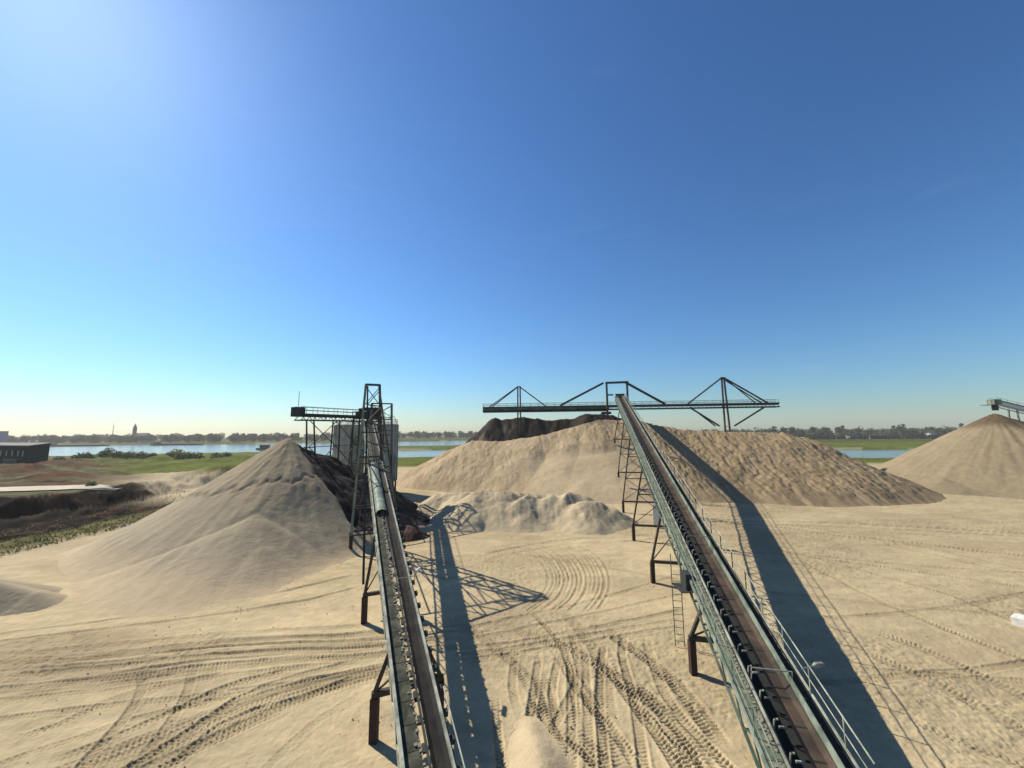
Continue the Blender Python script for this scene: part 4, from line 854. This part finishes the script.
for (x, y, h, lb) in ((-1010, 980, 46, 'thin grey mast left of the church spire'), (-560, 1400, 52, 'thin mast on the skyline right of the church')):
    root = empty('radio_mast', (x, y, -1), lb, 'mast'); MB().tube((0, 0, 0), (0, 0, h), 1.0, 6, .4).build('pole', M['leg'], root); MB().bar((-3, 0, h * .8), (3, 0, h * .8), .5).build('crossarm', M['leg'], root)

# ------------------------------------------------------------------ trees, shrubs
def tree_mesh(seed, h, spread, lm, nleaf, leaf, bare=0.25, shape=0.55):
    r_ = random.Random(seed); mb = MB(); mb.cur = 0
    mb.tube((0, 0, -1), (0, 0, h * .55), h * .022, 6, h * .012)
    cl = []
    for i in range(9):
        a = r_.uniform(0, 6.28); z = h * r_.uniform(.25, .55); rr = spread * r_.uniform(.4, .85); t = Vector((rr * math.cos(a), rr * math.sin(a), min(h * .93, z + h * r_.uniform(.15, .4))))
        mb.tube((0, 0, z), t, h * .010, 4, h * .003, False); cl.append((t, spread * r_.uniform(.28, .5)))
    cl.append((Vector((0, 0, h * .88)), spread * .4)); cl.append((Vector((0, 0, h * .65)), spread * .6))
    mb.cur = 1
    for i in range(nleaf):
        c0, R_ = r_.choice(cl)
        v = Vector((r_.gauss(0, 1), r_.gauss(0, 1), r_.gauss(0, .8))); v.normalize(); p = c0 + v * R_ * r_.uniform(.35, 1.0)
        a = Vector((r_.gauss(0, 1), r_.gauss(0, 1), r_.gauss(0, 1))).normalized(); b = a.orthogonal().normalized(); s = leaf * r_.uniform(.6, 1.3)
        mb.quad(p - a * s, p + b * s * .7, p + a * s, p - b * s * .7)
    me = bpy.data.meshes.new('tree'); me.from_pydata(mb.v, [], mb.f); me.materials.append(M['bark']); me.materials.append(lm); me.polygons.foreach_set('material_index', mb.mi); me.update()
    return me
TV = [tree_mesh(1, 19, 6.0, M['leafc'], 300, 1.0), tree_mesh(2, 22, 6.5, M['leafa'], 300, 1.0), tree_mesh(3, 17, 6.5, M['leafb'], 260, 1.0), tree_mesh(4, 26, 4.5, M['leafb'], 220, .9), tree_mesh(5, 15, 6.0, M['leafa'], 260, 1.0), tree_mesh(6, 24, 5.5, M['leafd'], 200, .8)]
KIND = ['broad bluish-green', 'large dark green', 'rounded olive', 'tall narrow olive', 'small dark green', 'tall pale yellow-green']
def tree_row(n, pts, jit, vs, label, group, smin=.45, smax=.85):
    xs = [p[0] for p in pts]; ys = [p[1] for p in pts]
    for i in range(n):
        x = random.uniform(xs[0], xs[-1]); y = float(np.interp(x, xs, ys)) + random.uniform(0, jit); s = random.uniform(smin, smax)
        o = place('tree', TV[random.choice(vs)]); o.location = (x, y, ground_z(x, y) - .3); o.scale = (s * random.uniform(.9, 1.3), s, s); o.rotation_euler = (0, 0, random.uniform(0, 6))
        tag(o, (KIND[TV.index(o.data)] + ' ' + label), 'tree', group)
tree_row(110, [(-1060, 690), (-430, 770)], 60, (0, 0, 1, 4), 'tree in the line along the far river bank, left of the silos', 'trees on the far bank at left')
tree_row(45, [(-300, 960), (-40, 960)], 80, (0, 1, 4), 'tree on the skyline between the silos and the brown heap', 'skyline trees in the middle', .7, 1.1)
tree_row(100, [(480, 690), (1120, 640)], 90, (2, 3, 5, 2, 1), 'tree behind the hedge, between the brown heap and the right cone', 'trees at right', .72, 1.05)
tree_row(24, [(330, 720), (500, 720)], 60, (1, 4, 0), 'tree on the skyline right behind the long heap', 'dark trees over the heap')
def wood(name, x0, x1, y0, y1, n, mats, hh):
    mb = MB(); r_ = random.Random(x0); cs = [(r_.uniform(x0, x1), r_.uniform(y0, y1), r_.uniform(.6, 1) * hh) for _ in range(n)]
    for (x, y, h) in cs:
        for k in range(70):
            v = Vector((r_.gauss(0, 1), r_.gauss(0, 1), r_.gauss(0, 1))).normalized() * r_.uniform(.5, 1); p = Vector((x + v.x * h * .42, y + v.y * h * .42, -1 + h * .52 + v.z * h * .48))
            a = Vector((r_.gauss(0, 1), r_.gauss(0, 1), r_.gauss(0, 1))).normalized(); b = a.orthogonal().normalized(); s = 1.9 * r_.uniform(.6, 1.4)
            mb.cur = (int(x) // 40) % len(mats); mb.quad(p - a * s, p + b * s, p + a * s, p - b * s)
    me = bpy.data.meshes.new(name); me.from_pydata(mb.v, [], mb.f)
    for m in mats: me.materials.append(m)
    me.polygons.foreach_set('material_index', mb.mi); me.update()
    return tag(place(name, me), 'far woodland that closes the horizon behind the river', 'woodland', kind='stuff')
wood('woodland', -2100, 2100, 1050, 1500, 560, [M['leafc'], M['leafa']], 22)
wood('woodland', -1200, -380, 780, 900, 140, [M['leafc'], M['leafa']], 18)
wood('woodland', 380, 1300, 720, 900, 170, [M['leafb'], M['leafd'], M['leafa']], 20)
def hedge(name, label, x0, y0, x1, y1, h, w, n, m):
    mb = MB(); r_ = random.Random(5)
    for i in range(n):
        t = r_.random(); z = r_.random() ** 1.2; p = Vector((x0 + (x1 - x0) * t, y0 + (y1 - y0) * t + r_.uniform(-w, w), -1 + h * z * (1 + .2 * math.sin(t * 40)))); a = Vector((r_.gauss(0, 1), r_.gauss(0, 1), r_.gauss(0, 1))).normalized(); b = a.orthogonal().normalized(); s = r_.uniform(.8, 1.6)
        mb.quad(p - a * s, p + b * s, p + a * s, p - b * s)
    return tag(mb.build(name, m), label, 'hedge')
hedge('hedge', 'long black-green hedge across the meadow at right, in front of the houses', 440, 640, 1000, 590, 7.5, 4, 6500, M['hedge'])
def shrub(x, y, r, label, lm, group=None, z=None):
    root = empty('shrub', (x, y, ground_z(x, y) if z is None else z), label, 'shrub', group); r_ = random.Random(int(x * 7 + y)); mb = MB()
    st = MB()
    for i in range(6):
        a = r_.uniform(0, 6.28); st.tube((0, 0, -.2), (r * .6 * math.cos(a), r * .6 * math.sin(a), r * r_.uniform(.6, 1.1)), .05, 4, .02)
    st.build('stem', M['bark'], root)
    for i in range(240):
        v = Vector((r_.gauss(0, 1), r_.gauss(0, 1), abs(r_.gauss(0, 1)))).normalized() * r_.uniform(.4, 1) * r; a = Vector((r_.gauss(0, 1), r_.gauss(0, 1), r_.gauss(0, 1))).normalized(); b = a.orthogonal().normalized(); s = r * .09 * r_.uniform(.6, 1.4)
        p = Vector((v.x, v.y, v.z * 1.0 + .1)); mb.quad(p - a * s, p + b * s, p + a * s, p - b * s)
    mb.build('foliage', lm, root)
for k in range(12): shrub(-252 + k * 6 + random.uniform(-2, 2), 236 + random.uniform(-6, 14), random.uniform(3.0, 5.2), 'pale leafless shrub in the clump between the green shed and the river', M['leafd'], 'shrubs by the shed')
for k in range(22): shrub(-226 + k * 3.6 + random.uniform(-2, 2), 196 + random.uniform(-9, 9), random.uniform(2.0, 3.6), 'dark low shrub on the bank right of the green shed', M['leafa'], 'dark shrubs on the bank')
shrub(-92, 86, 1.1, 'small dark shrub on the right end of the pale haul road', M['leafa'])
def tufts():
    mb = MB(); r_ = random.Random(9)
    for i in range(7000):
        y = r_.uniform(30, 96) if i % 2 else 30 + 66 * r_.random() ** 2; x = r_.uniform(-66, -57.5) if i < 5500 else r_.uniform(-82, -64)
        a = r_.uniform(0, 6.28); h = r_.uniform(.12, .38); s = r_.uniform(.05, .16); zz = .1
        dx, dy = math.cos(a) * s, math.sin(a) * s; mb.v += [(x - dx, y - dy, zz), (x + dx, y + dy, zz), (x + r_.uniform(-.2, .2), y + r_.uniform(-.2, .2), zz + h)]; n = len(mb.v); mb.f.append((n - 3, n - 2, n - 1)); mb.mi.append(0)
    P = np.array(mb.v); hz = base_height(P[:, 0], P[:, 1])[0]; P[:, 2] += hz - .05
    me = bpy.data.meshes.new('verge_grass'); me.from_pydata(P.tolist(), [], mb.f); me.materials.append(M['grass']); me.update()
    tag(place('verge_grass', me), 'rough grass along the verge left of the grey sand cone', 'grass', kind='stuff')
tufts()

def haze():
    b = MB().box((-2960, -75, -9), (2960, 1960, 75)); o = b.build('haze', None)
    m = bpy.data.materials.new('thin_haze'); m.use_nodes = True; nt = m.node_tree; nt.nodes.clear()
    v = nt.nodes.new('ShaderNodeVolumePrincipled'); v.inputs['Color'].default_value = (1.0, 0.96, 0.91, 1); v.inputs['Density'].default_value = HAZE; v.inputs['Anisotropy'].default_value = 0.2
    out = nt.nodes.new('ShaderNodeOutputMaterial'); nt.links.new(v.outputs[0], out.inputs['Volume']); o.data.materials.clear(); o.data.materials.append(m)
    tag(o, 'thin pale haze that fades the far bank', 'haze', kind='stuff')
HAZE = 0.00015
haze()
